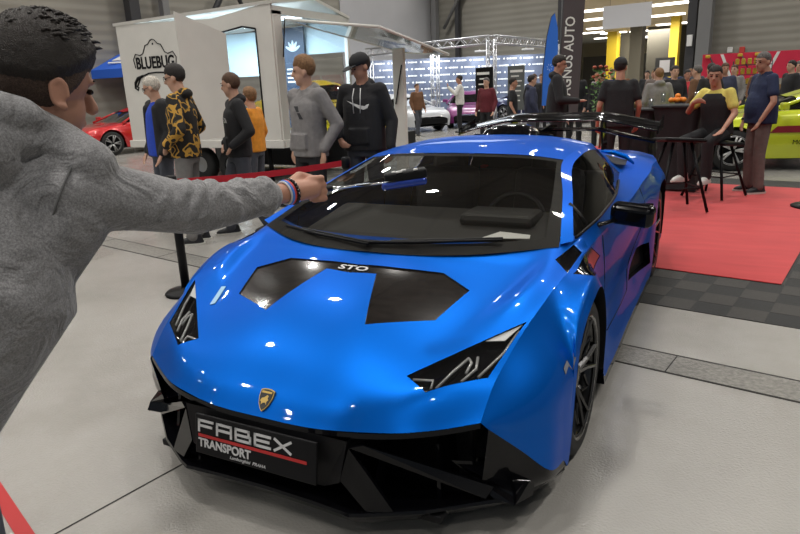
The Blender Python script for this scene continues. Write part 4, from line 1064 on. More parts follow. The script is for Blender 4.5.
acdc = [[(-.10,-.02),(-.085,.03),(-.07,-.02),(-.08,-.02),(-.085,0),(-.09,-.02)], [(-.06,-.02),(-.06,.03),(-.035,.03),(-.035,.018),(-.048,.018),(-.048,-.008),(-.035,-.008),(-.035,-.02)], [(-.005,.04),(.012,.04),(0,.01),(.012,.01),(-.01,-.04),(-.006,-.002),(-.015,-.002)], [(.03,-.02),(.03,.03),(.05,.03),(.062,.015),(.062,-.005),(.05,-.02)], [(.075,-.02),(.075,.03),(.10,.03),(.10,.018),(.088,.018),(.088,-.008),(.10,-.008),(.10,-.02)]]
person('young person in black hoodie with small white chest lettering, facing left beside the trailer window', -3.30, 2.92, 142, 1.73, 'black', 'hoodie', 'denim', 'brown', 'black', skin2, pose=dict(pocket, **walk), head=(-32, -8), vox=.012, seed=5, extra=chest_patch('chest_lettering', acdc, white_print, 1.26), hairkw=dict(vol=.012, back=-.06))
person('person with long orange hair in yellow jacket, standing half behind a black hoodie', -4.05, 4.10, 100, 1.58, 'orange', 'jacket', 'denim', 'light', 'black', skin2, vox=.014, seed=6, hairkw=dict(vol=.03, back=-.12))
slash = [[(-.075,-.055),(-.03,-.055),(-.005,0),(-.04,.0)], [(-.03,.01),(.0,.01),(.05,.06),(-.012,.06)]]
person('young curly-haired person in grey hoodie with dark chest emblem, hands in trouser pockets', -2.19, 2.66, 165, 1.81, 'hoodgrey', 'hoodie', 'black', 'light', 'black', skin2, pose=pants_pocket, head=(-40, -3), vox=.010, seed=7, extra=chest_patch('chest_emblem', slash, dark_print, 1.27), hairkw=dict(vol=.020, top=.018, back=-.035, front=.060))
swoosh = [[(-.11,.0),(-.095,-.035),(-.06,-.05),(-.02,-.04),(.12,.035),(-.03,-.012),(-.07,-.018),(-.088,-.005)]]
def cords(P, X, H, V):
    mb = MB(); m = white_print
    for q in (-.035, .03): mb.tube([X @ Vector((q, .125, 1.44)), X @ Vector((q*1.2, .158, 1.36)), X @ Vector((q*1.0, .160, 1.22))], .005, 6, m)
    mb.build('drawstrings', m, P)
person('tall person in black cap and black hoodie with white tick mark and white cords', -1.82, 3.08, 186, 1.84, 'black', 'hoodie', 'denim', 'dark', 'black', skin, pose=dict(elL=(-.27,-.03,1.14), wrL=(-.28,.06,.90), elR=(.29,-.07,1.15), wrR=(.21,.12,1.0), haR=(-.5,.3,-.6)), head=(-35, -20), vox=.010, seed=8, girth=1.12, extra=chain_fx(cap_on(), chest_patch('chest_mark', swoosh, white_print, 1.30), cords))

# --- right side by the tables
def belt_watch(P, X, H, V):
    m = mat('watch_black', (.01,.01,.01), .3); d = (V['wrR']-V['elR']).normalized()
    a = V['wrR']-d*.02; MB().tube([X @ (a-d*.012), X @ (a+d*.012)], .034, 12, m).build('wristwatch', m, P)
person('heavyset person in navy polo shirt and grey trousers standing on the red carpet, facing left', 1.78, 6.88, 118, 1.76, 'navy', 'polo', 'taupe', 'grey', 'black', skin, pose=dict(elR=(.23,.02,1.14), wrR=(.20,.10,.90), elL=(-.27,.02,1.14), wrL=(-.24,.14,.92), head=(0,.05,1.61)), head=(20, -8), vox=.011, seed=9, girth=1.25, extra=belt_watch, hairkw=dict(vol=.006, back=-.05))
sit = dict(hip=(0,0,.80), chest=(0,.06,1.14), neck=(0,.10,1.31), head=(.0,.15,1.455), shR=(.165,.07,1.26), shL=(-.165,.07,1.26), hR=(.09,.02,.80), hL=(-.09,.02,.80),
           knR=(.17,.42,.70), knL=(-.15,.42,.70), anR=(.16,.40,.30), anL=(-.14,.38,.30), elR=(.27,.20,1.04), wrR=(.10,.38,1.16), haR=(-.9,.1,.25), elL=(-.26,.10,1.02), wrL=(-.26,.30,.86), haL=(0,.8,-.5))
def vest(P, X, H, V):
    m = cloth('black', C_['black']); b = Blob(); up = (V['neck']-V['hip']).normalized(); xa = Vector((1,0,0)); Mt = Matrix((xa, up.cross(xa), up)).transposed()
    L_ = lambda f: V['hip'].lerp(V['chest'], f) if f <= 1 else V['chest'].lerp(V['neck'], f-1)
    b.loft([(L_(-.12), .19, .145, Mt), (L_(.5), .182, .140, Mt), (L_(1.0), .19, .14, Mt), (L_(1.45), .17, .12, Mt), (L_(1.75), .11, .095, Mt)]); b.bake('vest', m, P, .014, 3, X)
person('smiling person in black vest over pale yellow shirt sitting at the black table', 1.30, 6.50, 150, 1.78, 'yellow', 'tee', 'black', 'dark', 'white', skin, pose=sit, head=(25, -10), vox=.011, seed=10, extra=vest, hairkw=dict(vol=.008))
person('dark-haired bearded person in dark hooded jacket standing behind the car, facing right', -.95, 7.55, -80, 1.87, 'black', 'hoodie', 'black', 'dark', 'black', skin, pose=dict(elR=(.26,.05,1.14), wrR=(.15,.30,1.12), haR=(-.4,.8,0)), head=(0, -12), vox=.012, seed=11, girth=1.15)
person('person in black cap and black T-shirt with white back print, seen from behind', .10, 6.55, 15, 1.76, 'black', 'tee', 'black', 'dark', 'black', skin, vox=.012, seed=12, girth=1.15, head=(-20, 0), extra=cap_on())
# --- farther visitors: x, y, facing, height, top, kind, trousers, hair, label
FAR = [
 (-6.25, 17.1, 115, 1.80, 'white','jacket','black','dark','person in white jacket holding up a phone to photograph the show cars', dict(elR=(.24,.14,1.20), wrR=(.10,.36,1.42), haR=(0,.2,1), elL=(-.24,.14,1.2), wrL=(-.10,.36,1.42), haL=(0,.2,1))),
 (-7.25, 16.0, -120, 1.60, 'brown','jacket','denim','brown','person in brown jacket and jeans walking past the white show car', walk),
 (-3.95, 13.0, 170, 1.66, 'maroon','jacket','black','grey','person in dark red jacket standing beside the black price board', None),
 (-2.75, 11.2, -75, 1.62, 'black','tee','denim','dark','dark-haired person in black T-shirt with pale sleeve print, facing right', None),
 (-2.45, 11.6, -60, 1.66, 'darkblue','coat','denim','dark','person in dark blue padded coat with long dark hair, seen from behind', None),
 (-1.70, 12.6, 175, 1.78, 'black','jacket','black','brown','person in black jacket in the crowd right of the blue flag', None),
 (-1.10, 12.4, 170, 1.68, 'black','coat','black','grey','person in black coat with small emblem facing the camera in the crowd', None),
 (.28, 10.0, 20, 1.66, 'grey','hoodie','denim','light','fair-haired person in light grey hoodie, seen from behind', None),
 (.36, 12.6, 200, 1.72, 'black','jacket','black','dark','person in black jacket behind the light grey hoodie', None),
 (.52, 14.2, 210, 1.64, 'red','jacket','black','dark','person in red jacket deep in the crowd', None),
 (.82, 12.0, 70, 1.70, 'brown','jacket','black','grey','person in brown jacket leaning at the table, facing left', None),
 (1.08, 11.4, 30, 1.72, 'black','tee','black','dark','person in black T-shirt behind the seated table guest', None),
 (-2.2, 15.2, 190, 1.74, 'darkblue','jacket','black','brown','person in dark blue jacket far behind near the leaning banner', None),
 (1.5, 15.5, 160, 1.72, 'grey','jacket','black','brown','person in grey jacket at the merchandise stall', None),
 (2.6, 14.2, 120, 1.74, 'black','jacket','black','dark','person in black jacket at the right end of the merchandise stall', None),
 (3.9, 14.2, 200, 1.76, 'black','hoodie','black','dark','person in black hoodie at the right edge behind the race car', None),
 (-4.0, 18.6, 200, 1.75, 'denim','jacket','black','brown','person in slate jacket deep in the booth aisle', None),
 (-.3, 17.0, 190, 1.72, 'olive','jacket','black','grey','person in olive jacket far off before the doorway', None),
 (-.7, 19.5, 170, 1.70, 'taupe','coat','black','light','person in taupe coat far off before the doorway', None),
 (.1, 16.0, 10, 1.76, 'navy','jacket','denim','dark','person in navy jacket far off with back turned', None),
]
CROWD = [
 (-2.9, 17.5, 190, 1.74, 'black','dark','person in black standing far behind the blue flag'), (-2.3, 18.8, 60, 1.70, 'grey','light','fair-haired person in grey far off, left part of the doorway crowd'),
 (-1.6, 17.2, 200, 1.77, 'navy','brown','person in navy far off between banner and plant'), (-1.0, 20.5, 170, 1.72, 'black','dark','person in black far off behind the potted plant'),
 (.55, 19.0, 150, 1.74, 'denim','grey','grey-haired person in slate far off at the middle of the doorway'), (.95, 17.2, -60, 1.70, 'olive','brown','person in olive far off, walking right before the doorway'),
 (-.1, 13.8, 195, 1.72, 'taupe','dark','dark-haired person in taupe behind the black cap wearer'), (1.3, 13.4, 190, 1.74, 'darkblue','brown','person in dark blue beyond the seated table guest'),
 (2.1, 16.6, 185, 1.70, 'brown','dark','person in brown in front of the merchandise rack'), (2.95, 16.9, 160, 1.75, 'grey','grey','grey-haired person in grey by the wide white carton'),
 (-3.4, 15.4, -150, 1.72, 'black','brown','brown-haired person in black walking between booth and blue flag'), (-.55, 11.3, 185, 1.70, 'navy','dark','person in navy just behind the potted plant'),
 (-1.9, 21.5, 10, 1.76, 'brown','dark','person in brown far off under the hanging pale banner'), (.2, 22.5, 190, 1.73, 'black','light','fair-haired person in black at the far foyer entrance'),
]
FAR += [(x, y, rz, h, c, 'jacket', 'black', hr, lb, None) for x, y, rz, h, c, hr, lb in CROWD]
for i, (x, y, rz, h, tp, kd, pn, hr, lb, ps) in enumerate(FAR):
    person(lb, x, y, rz, h, tp, kd, pn, hr, 'black', skin2 if i % 3 else skin, pose=ps, vox=(.020 if i < 20 else .026), seed=20+i, shoes_on=(i < 2), hairkw=dict(vol=.011, back=(-.11 if 'long' in lb else -.055)))

# ================================================================== FOREGROUND PERSON
fg = thing('person', 'person in grey hoodie in the left foreground, reaching over the bonnet with a thin stick', 'person', (0, 0, 0))
hood_m, nt, b = node_mat('cloth_heather_grey', .9)
tc = nt.nodes.new('ShaderNodeTexCoord'); n = nt.nodes.new('ShaderNodeTexNoise'); n.inputs['Scale'].default_value = 260; n.inputs['Detail'].default_value = 2
n.inputs['Roughness'].default_value = .8; nt.links.new(tc.outputs['Object'], n.inputs['Vector'])
nt.links.new(ramp(nt, n.outputs['Fac'], [(.115,.115,.12),(.20,.197,.20),(.29,.285,.29)], [.3,.5,.7]), b.inputs['Base Color'])
n2 = nt.nodes.new('ShaderNodeTexNoise'); n2.inputs['Scale'].default_value = 9; n2.inputs['Detail'].default_value = 3; n2.inputs['Distortion'].default_value = 1.5; nt.links.new(tc.outputs['Object'], n2.inputs['Vector'])
bu = nt.nodes.new('ShaderNodeBump'); bu.inputs['Strength'].default_value = .8; bu.inputs['Distance'].default_value = .035
nt.links.new(n2.outputs['Fac'], bu.inputs['Height']); nt.links.new(bu.outputs['Normal'], b.inputs['Normal']); b.inputs['Sheen Weight'].default_value = .3
HP = Vector((.092, -1.603, 1.545)); HM = Matrix.Translation(HP) @ Euler((R(-14), R(6), R(-6))).to_matrix().to_4x4() @ Matrix.Scale(1.03, 4)
NK = Vector((.045, -1.71, 1.42)); CH_ = Vector((.075, -1.78, 1.20)); HI = Vector((-.06, -1.96, .90))
SR = Vector((.185, -1.655, 1.335)); EL = Vector((.285, -1.42, 1.262)); WR = Vector((.352, -1.155, 1.262)); KN = Vector((.375, -1.06, 1.262))
SL = Vector((-.06, -1.82, 1.36)); ELl = Vector((-.24, -1.98, 1.10)); WRl = Vector((-.24, -1.90, .86))
b_ = Blob()
for c, r_, rt in (((0,-.01,.03),(.074,.096,.088),None),((0,.022,-.042),(.057,.066,.078),None),((0,.058,-.095),(.027,.024,.020),None),((0,.076,.030),(.048,.014,.011),None),((0,.084,-.056),(.022,.011,.010),None)):
    b_.mb.ell((0, 0, 0), r_, None, rt, 20, 14, M=HM @ Matrix.Translation(c))
b_.cap(HM @ Vector((0,.084,.016)), HM @ Vector((0,.108,-.022)), .009, .015)
for sd in (1, -1):
    E0 = HM @ Matrix.Translation((.076*sd, -.012, -.008)) @ Euler((R(12), 0, R(-18)*sd)).to_matrix().to_4x4()
    for q in range(14):
        a0, a1 = q/14*2*math.pi*.86-.3, (q+1)/14*2*math.pi*.86-.3
        b_.cap(E0 @ Vector((.006*sd, .015*math.cos(a0), .026*math.sin(a0))), E0 @ Vector((.006*sd, .015*math.cos(a1), .026*math.sin(a1))), .0052, n=8)
    b_.mb.ell((0, 0, 0), (.006, .015, .023), None, None, 12, 8, M=E0); b_.mb.ell((0, 0, 0), (.007, .008, .009), None, None, 10, 8, M=E0 @ Matrix.Translation((.004*sd, .006, -.026)))
b_.cap(NK, HM @ Vector((0, -.02, -.05)), .062, .058); b_.chain([NK, CH_, HI], [.06, .12, .11])
b_.chain([CH_+Vector((0,0,.1)), SR, EL, WR], [.06, .05, .040, .026]); b_.chain([CH_+Vector((0,0,.1)), SL, ELl, WRl, WRl+Vector((.0,.03,-.07))], [.06, .05, .04, .028, .036])
# gripping hand around the stick
fd = (KN-WR).normalized(); upv = Vector((0, 0, 1)); sv = fd.cross(upv).normalized()      # sv points to the viewer's side
b_.cap(WR, WR+fd*.03, .026, .030); b_.cap(WR+fd*.035+sv*.010, WR+fd*.075+sv*.012, .028, .027); b_.cap(WR+fd*.035-sv*.012, WR+fd*.075-sv*.012, .026, .025)
grip = WR+fd*.085+upv*-.012; sdir = (Vector((.45, -.66, 1.225))-Vector((.385, -1.06, 1.258))).normalized()
for k in range(4):
    base = WR+fd*(.070+.004*k)+upv*(.026-.019*k)+sv*.012
    k1 = base+fd*(.034, .036, .034, .028)[k]+sv*.012; k2 = k1+fd*.004-sv*.030-upv*.002; k3 = k2-fd*.022-sv*.006
    b_.chain([base, k1, k2, k3], [.0100, .0092, .0084, .0078], n=10)
th0 = WR+fd*.030+upv*.022-sv*.012; b_.chain([th0, th0+fd*.036+upv*.012-sv*.012, th0+fd*.066+upv*.004-sv*.010, th0+fd*.086-upv*.006-sv*.008], [.015, .013, .0115, .010], n=10)
for k in range(4): b_.cap(WRl+Vector((.0,.03,-.07))+Vector((.015*(k-1.5),0,0)), WRl+Vector((.0,.05,-.14))+Vector((.018*(k-1.5),0,0)), .0105, .009)
b_.bake('body', skin, fg, .0048, 3)
# hoodie
h_ = Blob(); upd = (CH_-HI).normalized(); ax = Vector((.92, .38, 0)).normalized(); ay = upd.cross(ax).normalized(); ax = ay.cross(upd); Mt = Matrix((ax, ay, upd)).transposed()
h_.loft([(HI-upd*.14, .175, .135, Mt), (HI, .178, .135, Mt), (HI.lerp(CH_, .5), .178, .140, Mt), (CH_, .185, .145, Mt), (CH_.lerp(NK, .45), .180, .125, Mt), (CH_.lerp(NK, .8), .13, .10, Mt), (NK, .085, .08, Mt)], 28, 2.3)
h_.cap(NK.lerp(CH_, .30), SR+Vector((-.01, .0, .005)), .092, .080, 20); h_.chain([SR, SR.lerp(EL, .5)+Vector((0,0,.004)), EL, EL.lerp(WR, .45), EL.lerp(WR, .74)], [.078, .066, .057, .051, .045], n=24)
h_.chain([CH_+Vector((0,0,.1)), SL, ELl, ELl.lerp(WRl, .9)], [.09, .080, .060, .046], n=18)
def ringfold(c, axis, r0, th, a0=0, a1=360, n=18, tilt=0):
    t = axis.normalized(); a = Vector((0, 0, 1)); a = (a-t*a.dot(t)).normalized(); bb = t.cross(a); P_ = []
    for k in range(n+1):
        q = R(a0+(a1-a0)*k/n); P_.append(c + a*math.cos(q)*r0 + bb*math.sin(q)*r0 + t*tilt*math.cos(q*1.5))
    return P_
ua = EL-SR; fa = WR-EL
for f, th, a0, a1, tl in ((.93, .012, -100, 150, .012), (.80, .010, -60, 120, .014), (.66, .008, 20, 140, .014)):
    P_ = ringfold(SR.lerp(EL, f), ua, .060, th, a0, a1, 16, tl*1.6); h_.chain(P_, [th*math.sin(math.pi*(i+.6)/(len(P_)+.2))+.002 for i in range(len(P_))], n=8)
for f, th, a0, a1, tl, r0 in ((.10, .012, -140, 120, .014, .050), (.24, .011, -60, 170, -.012, .047), (.40, .011, -150, 100, .012, .044), (.54, .010, -50, 170, .010, .041), (.63, .009, -160, 60, -.010, .041), (.73, .008, 0, 360, .003, .041)):
    P_ = ringfold(EL.lerp(WR, f), fa, r0+.0035, th, a0, a1, 18, tl*1.8); h_.chain(P_, [(th*math.sin(math.pi*(i+.6)/(len(P_)+.2)) if a1-a0 < 350 else th)+.002 for i in range(len(P_))], n=8)
h_.chain([Vector((.175,-1.66,1.29)), Vector((.10,-1.72,1.19)), Vector((.05,-1.81,1.09)), HI+Vector((.03,.02,.05))], [.085,.095,.11,.13], n=22)
# the hood lying behind the neck
hb = NK+Vector((.028, .0, .072))
h_.chain([hb+Vector((.085,.055,-.035)), hb+Vector((.095,-.005,.0)), hb+Vector((.06,-.065,.02)), hb+Vector((-.01,-.095,.03)), hb+Vector((-.075,-.06,.015)), hb+Vector((-.09,.01,-.01))], [.030, .037, .042, .044, .040, .032], n=16)
h_.ell(hb+Vector((.0, -.075, -.055)), (.125, .070, .105), (R(18), 0, R(10)))
h_.chain([Vector((.075,-1.67,1.50)), Vector((.115,-1.662,1.470)), Vector((.165,-1.645,1.435)), Vector((.215,-1.625,1.385))], [.036,.042,.048,.058], n=18)
h_.chain([hb+Vector((.10,.03,-.05)), hb+Vector((.085,-.045,-.04)), hb+Vector((.02,-.115,-.05)), hb+Vector((-.06,-.10,-.06))], [.026, .034, .038, .030], n=14)
for a0_, a1_, r_ in (((.02,-.16,1.30-1.42),(.10,-.06,1.16-1.42),.012), ((-.03,-.15,-.20),(.12,-.02,-.36),.010), ((.14,.02,-.12),(.12,-.02,-.30),.014)):
    h_.cap(NK+Vector(a0_), NK+Vector(a1_), r_, r_*.6)
hd = h_.bake('hoodie', hood_m, fg, .006, 4)
MB().tube(ringfold(SR+Vector((-.012,-.01,.004)), ua+Vector((.05,0,-.03)), .083, .004, -80, 200, 24, .01), .0022, 6, mat('seam_grey', (.10,.10,.10), .9)).build('sleeve_seam', None, hd)
p_ = Blob(); p_.loft([(HI-upd*.25, .165, .125, Mt), (HI-upd*.05, .168, .128, Mt), (HI+upd*.03, .16, .12, Mt)], 22, 2.3)
FR, FL_ = Vector((.02, -1.98, .09)), Vector((-.26, -2.02, .09))
p_.chain([HI+Vector((.08,.02,-.05)), Vector((.03,-1.93,.50)), FR], [.10, .075, .062]); p_.chain([HI+Vector((-.09,-.03,-.05)), Vector((-.19,-1.98,.50)), FL_], [.10, .075, .062])
p_.bake('trousers', cloth('denim', C_['denim']), fg, .012, 4)
for F_p in (FR, FL_):
    Ms = Matrix.Translation((F_p.x, F_p.y, 0)) @ Matrix.Rotation(R(-24), 4, 'Z'); sm = Blob()
    sm.loft([((0,.035,.012),.046,.145), ((0,.035,.03),.045,.142), ((0,.03,.055),.040,.125), ((0,-.02,.085),.036,.070), ((0,-.035,.115),.036,.045)], 18, 2.2)
    so = sm.bake('shoe', mat('shoe_black', C_['black'], .5), fg, .01, 2, Ms); Bl = Blob(); Bl.loft([((0,.035,0),.047,.150), ((0,.035,.022),.048,.151)], 20, 2.3)
    me_ = MB(); me_.add(Bl.mb.v, Bl.mb.f, sole_m, False, Ms); me_.build('sole', sole_m, so)
# hair: faded sides and a textured top
hair_t = mat('hair_dark_top', (.014, .009, .006), .6, noise=.5, nscale=220, bump=.6, bscale=400); hair_f = mat('hair_fade', (.060, .035, .024), .75, noise=.5, nscale=300, bump=.5, bscale=400)
def fg_hair(name, hm, line0, line1, vol, soft, seed, jit, topz=0, fr=0):
    rnd = random.Random(seed); mb = MB(); nu, nv = 110, 64; vs = []; fs = []
    for i in range(nv+1):
        t = math.pi*i/nv
        for j in range(nu):
            q = 2*math.pi*j/nu; d = Vector((math.sin(t)*math.cos(q), math.sin(t)*math.sin(q), math.cos(t)))
            base = Vector((d.x*.0755, d.y*.097-.010, d.z*.090+.030)); f = max(0, min(1, ((base.y+.01)/.10+.45)/1.1))
            line = line0+(line1-line0)*f**1.5; k = (base.z-line)/soft
            g_ = .014*max(-1, k) if k < 0 else min(1, k)*vol*(1+rnd.uniform(-jit, jit)) + topz*max(0, d.z)**1.5 + fr*max(0, d.y)*max(0, d.z)
            vs.append(HM @ (base+d*g_))
    for i in range(nv):
        for j in range(nu): fs.append((i*nu+j, (i+1)*nu+j, (i+1)*nu+(j+1) % nu, i*nu+(j+1) % nu))
    mb.add(vs, fs, hm, True); return mb.build(name, hm, fg)
fd_ = fg_hair('hair_fade', hair_f, -.070, .050, .004, .010, 1, .3); relabel(fd_, 'closely faded dark hair at the sides')
fg_hair('hair', hair_t, -.002, .056, .015, .028, 2, .16, .012, .012)
mb = MB(); rnd = random.Random(5)
for k in range(260):
    q = rnd.uniform(0, 2*math.pi); t = rnd.uniform(0, 1.0); d = Vector((math.sin(t)*math.cos(q), math.sin(t)*math.sin(q), math.cos(t)))
    base = Vector((d.x*.080, d.y*.104-.008, d.z*.098+.036))+d*.010; tip = base + d*.006 + Vector((rnd.uniform(-.006,.006), .016, rnd.uniform(-.003,.003)))
    mb.tube([HM @ base, HM @ ((base+tip)/2+d*.004), HM @ tip], [.004, .003, .0006], 4, hair_t)
mb.build('hair_tuft', hair_t, fg)
fm = MB()
for sd in (1, -1):
    fm.ell((0,0,0), (.012,.005,.006), eye_m, None, 10, 8, M=HM @ Matrix.Translation((.031*sd,.079,.010)))
    fm.tube([HM @ Vector((.014*sd,.087,.030)), HM @ Vector((.032*sd,.086,.035)), HM @ Vector((.048*sd,.074,.032))], [.002,.003,.0015], 6, hair_t)
fm.build('eyes', eye_m, fg)
# bracelets
wa = WR+fd*.002
for off, rd, th, col, nm in ((-.006, .0300, .0045, (.05,.18,.60), 'blue'), (-.011, .0295, .003, (.5,.5,.52), 'pale'), (.000, .0300, .0045, (.55,.05,.04), 'red')):
    br = MB().tube(ringfold(wa+fd*off, fd+Vector((0,0,.12)), rd, th, 0, 360, 28), th, 8, mat('bracelet_'+nm, col, .5), cap=False).build('bracelet', None, fg); relabel(br, nm+' wristband')
mb = MB(); beads = mat('bead_black', (.01,.01,.012), .25)
for c in ringfold(wa+fd*.011, fd+Vector((0,0,.10)), .0315, 0, 0, 344, 22): mb.ell(c, (.0052,)*3, beads, None, 8, 6)
br = mb.build('bracelet', beads, fg); relabel(br, 'black bead bracelet')
# the selfie stick and the small device on its end
st0 = Vector((.372, -1.10, 1.258)); st1 = Vector((.452, -.665, 1.224)); sd_ = (st1-st0).normalized()
stk = thing('telescopic_stick', 'thin silver stick held in the fist above the windscreen', 'stick', tuple(st0))
o0 = Vector((0,0,0)); MB().tube([o0-sd_*.03, o0+sd_*.10], .0085, 10, satin_black).build('handle', satin_black, stk)
MB().tube([o0+sd_*.10, o0+sd_*.27], .0042, 8, chrome).tube([o0+sd_*.27, o0+sd_*.40], .0030, 8, chrome).build('rod', chrome, stk)
dv = thing('handheld_device', 'small blue and black device on the far end of the silver stick', 'device', tuple(st1))
DM = Matrix.Rotation(R(28), 4, 'Z') @ Matrix.Rotation(R(-6), 4, 'Y')
blue_dev = mat('device_blue', (.006, .035, .28), .25, .3, .8)
MB().bbox((.0, .03, -.012), (.150, .05, .026), .011, blue_dev, M=DM, seg=4).build('housing', blue_dev, dv)
MB().bbox((.008, .035, .012), (.140, .055, .034), .010, satin_black, M=DM, seg=3).build('top_cover', satin_black, dv)
for x_, y_, w_ in ((-.012, .010, .022), (.004, .032, .016), (.042, .010, .014), (-.030, .020, .012)): MB().bbox((x_, y_, .030), (w_, .012, .006), .002, white_m, M=DM).build('clip', white_m, dv)

# ================================================================== BARRIER
def post(label, x, y, ry=0):
    t = thing('barrier_post', label, 'barrier post', (x, y, ground(x, y)))
    MB().lathe([(.001,.0),(.16,.0),(.165,.012),(.15,.028),(.04,.04),(.035,.06)], 32, satin_black).build('base', satin_black, t)
    MB().tube([(0,0,.04), (0,0,.86)], .034, 20, satin_black).build('pole', satin_black, t)
    MB().lathe([(.034,.84),(.040,.845),(.040,.93),(.030,.94),(.001,.942)], 20, satin_black).build('belt_cassette', satin_black, t)
    return t
PA, PB = (-2.36, 1.02), (-1.62, 2.36)
post('black barrier post standing beside the left front of the blue car', *PA); post('black barrier post behind the windscreen, at the far end of the red belt', *PB)
beltm = mat('red_belt', (.50, .012, .022), .6, bump=.2, bscale=300)
a_, c_ = Vector((PA[0], PA[1], .885)), Vector((PB[0], PB[1], .885)); dd = (c_-a_); nn = Vector((-dd.y, dd.x, 0)).normalized()*.001
V = []; 
for k in range(21):
    p = a_.lerp(c_, .03+.94*k/20)-Vector((0,0,.02*math.sin(math.pi*k/20))); V.append([p+Vector((0,0,-.026))+nn, p+Vector((0,0,.026))+nn, p+Vector((0,0,.026))-nn, p+Vector((0,0,-.026))-nn, p+Vector((0,0,-.026))+nn])
V_, F_ = grid_mesh(np.array([[tuple(q) for q in r] for r in V])); mb = MB(); mb.add(V_, F_, beltm); tag(mb.build('barrier_belt'), 'red barrier belt stretched between the two black posts', 'barrier belt')
PC2 = (-3.3, -.55); post('black barrier post out at the left end of the second red belt', *PC2)
a_, c_ = Vector((PC2[0], PC2[1], .885)), Vector((PA[0], PA[1], .885)); mb = MB(); dd = c_-a_; nn = Vector((-dd.y, dd.x, 0)).normalized()*.001
p0, p1 = a_.lerp(c_, .03), a_.lerp(c_, .97); mb.add([p0-Vector((0,0,.026)), p1-Vector((0,0,.026)), p1+Vector((0,0,.026)), p0+Vector((0,0,.026))], [(0,1,2,3)], beltm)
tag(mb.build('barrier_belt'), 'red barrier belt hidden behind the foreground person, running left', 'barrier belt')

# ================================================================== TABLES AND STOOLS
drape = mat('black_table_cloth', (.012, .012, .014), .8, bump=.5, bscale=12)
def bar_table(label, x, y, rz, w_=.56, h=1.08):
    t = thing('bar_table', label, 'table', (x, y, .0145), R(rz))
    MB().bbox((0,0,h-.02), (w_+.04, w_+.04, .035), .012, drape).build('table_top', drape, t)
    rows = []
    for z, s_ in ((h-.03, 1.0), (h*.75, .86), (h*.5, .78), (h*.25, .86), (.02, 1.02)):
        ring = []
        for k in range(32):
            q = 2*math.pi*k/32; c, s2 = math.cos(q), math.sin(q); m_ = max(abs(c), abs(s2)); fold = 1-.06*(math.cos(4*q)**2 < .12)*(z < h-.1)
            ring.append((c/m_*w_/2*s_*fold, s2/m_*w_/2*s_*fold, z))
        rows.append(ring+[ring[0]])
    V, Fs = grid_mesh(np.array(rows)); mb = MB(); mb.add(V, Fs, drape, True); mb.build('stretch_cover', drape, t)
    return t
bar_table('tall table in black cloth behind the rear wing, with a pale bowl on it', .30, 7.30, -11, .50)
bar_table('tall table in black cloth beside the seated person, with orange snacks on it', .86, 7.02, -11, .60, 1.13)
def stool(label, x, y, rz, h=.78):
    t = thing('bar_stool', label, 'stool', (x, y, .0145), R(rz))
    MB().bbox((0,0,h), (.46,.44,.045), .02, satin_black, rot=(R(-5),R(4),0)).build('seat', satin_black, t)
    for sx in (1,-1):
        for sy in (1,-1): MB().tube([(.10*sx,.10*sy,h-.02), (.27*sx,.27*sy,.012)], .017, 8, satin_black).build('leg', satin_black, t)
    z=.28; q=.21; MB().tube([(q,q,z),(q,-q,z),(-q,-q,z),(-q,q,z),(q,q,z)], .009, 6, satin_black).build('foot_ring', satin_black, t)
stool('empty black bar stool on the red carpet in front of the tables', .93, 5.40, 25, .80)
stool('black bar stool carrying the seated person in the black vest', 1.33, 6.44, -30, .68)
def snack(name, label, cat, x, y, z, kind):
    if kind == 'bowl':
        t = thing(name, label, cat, (x, y, z)); cm_ = mat('bowl_cream', (.62,.50,.25), .5)
        MB().lathe([(.001,0),(.05,0),(.09,.06),(.10,.085),(.094,.085),(.08,.06),(.045,.012),(.001,.012)], 24, cm_).build('bowl', cm_, t)
        mb = MB(); rnd = random.Random(1)
        for k in range(24): a = rnd.uniform(0, 6.28); r_ = rnd.uniform(0, .07); mb.ell((r_*math.cos(a), r_*math.sin(a), .075+rnd.uniform(0,.02)), (.02,.016,.008), mat('crisps', (.70,.52,.18), .7), (rnd.random(), rnd.random(), 0), 8, 6)
        c_ = mb.build('crisps', None, t); c_['kind'] = 'stuff'
    if kind == 'orange': 
        mb = MB(); mb.ell((0,0,.035), (.036,.036,.034), mat('orange_peel', (.85,.26,.02), .45, bump=.3, bscale=300)); o = mb.build(name, None, None, (x, y, z)); tag(o, label, cat, 'oranges on the table'); return o
snack('snack_bowl', 'cream bowl of crisps on the table behind the rear wing', 'bowl', .22, 7.18, 1.10, 'bowl')
for k, (dx, dy, dz, w_) in enumerate(((0,0,0,'leftmost of the front row'), (.075,.02,0,'second of the front row'), (.15,.04,0,'right end of the front row'), (.04,.075,0,'back row, left'), (.115,.095,0,'back row, right'), (.075,.045,.05,'topmost of the pile'))):
    snack('orange', 'orange on the table beside the seated person, '+w_, 'orange', .72+dx, 6.86+dy, 1.172+dz, 'orange')
gl_m = glass_mat('drinking_glass', (.9,.92,.92), .12, (.4,.4,.4))
for (x, y, z, w_) in ((.44,7.22,1.10,'empty clear glass on the table behind the rear wing'), (1.02,7.10,1.174,'clear glass beside the pile of oranges'), (.60,7.12,1.174,'clear glass at the far left corner of the orange table')):
    tag(MB().lathe([(.001,0),(.03,0),(.036,.12),(.033,.12),(.028,.008),(.001,.008)], 18, gl_m).build('drinking_glass', gl_m, None, (x, y, z)), w_, 'glass')
# dark round base at the right edge of the carpet
dk = thing('stand_base', 'dark round metal base standing at the right edge of the red carpet', 'stand', (2.36, 5.95, ground(2.36, 5.95)))
MB().lathe([(.001,0),(.22,0),(.225,.015),(.20,.03),(.03,.035)], 32, satin_black).build('foot', satin_black, dk); MB().tube([(0,0,.03),(0,0,1.0)], .025, 12, satin_black).build('pole', satin_black, dk)

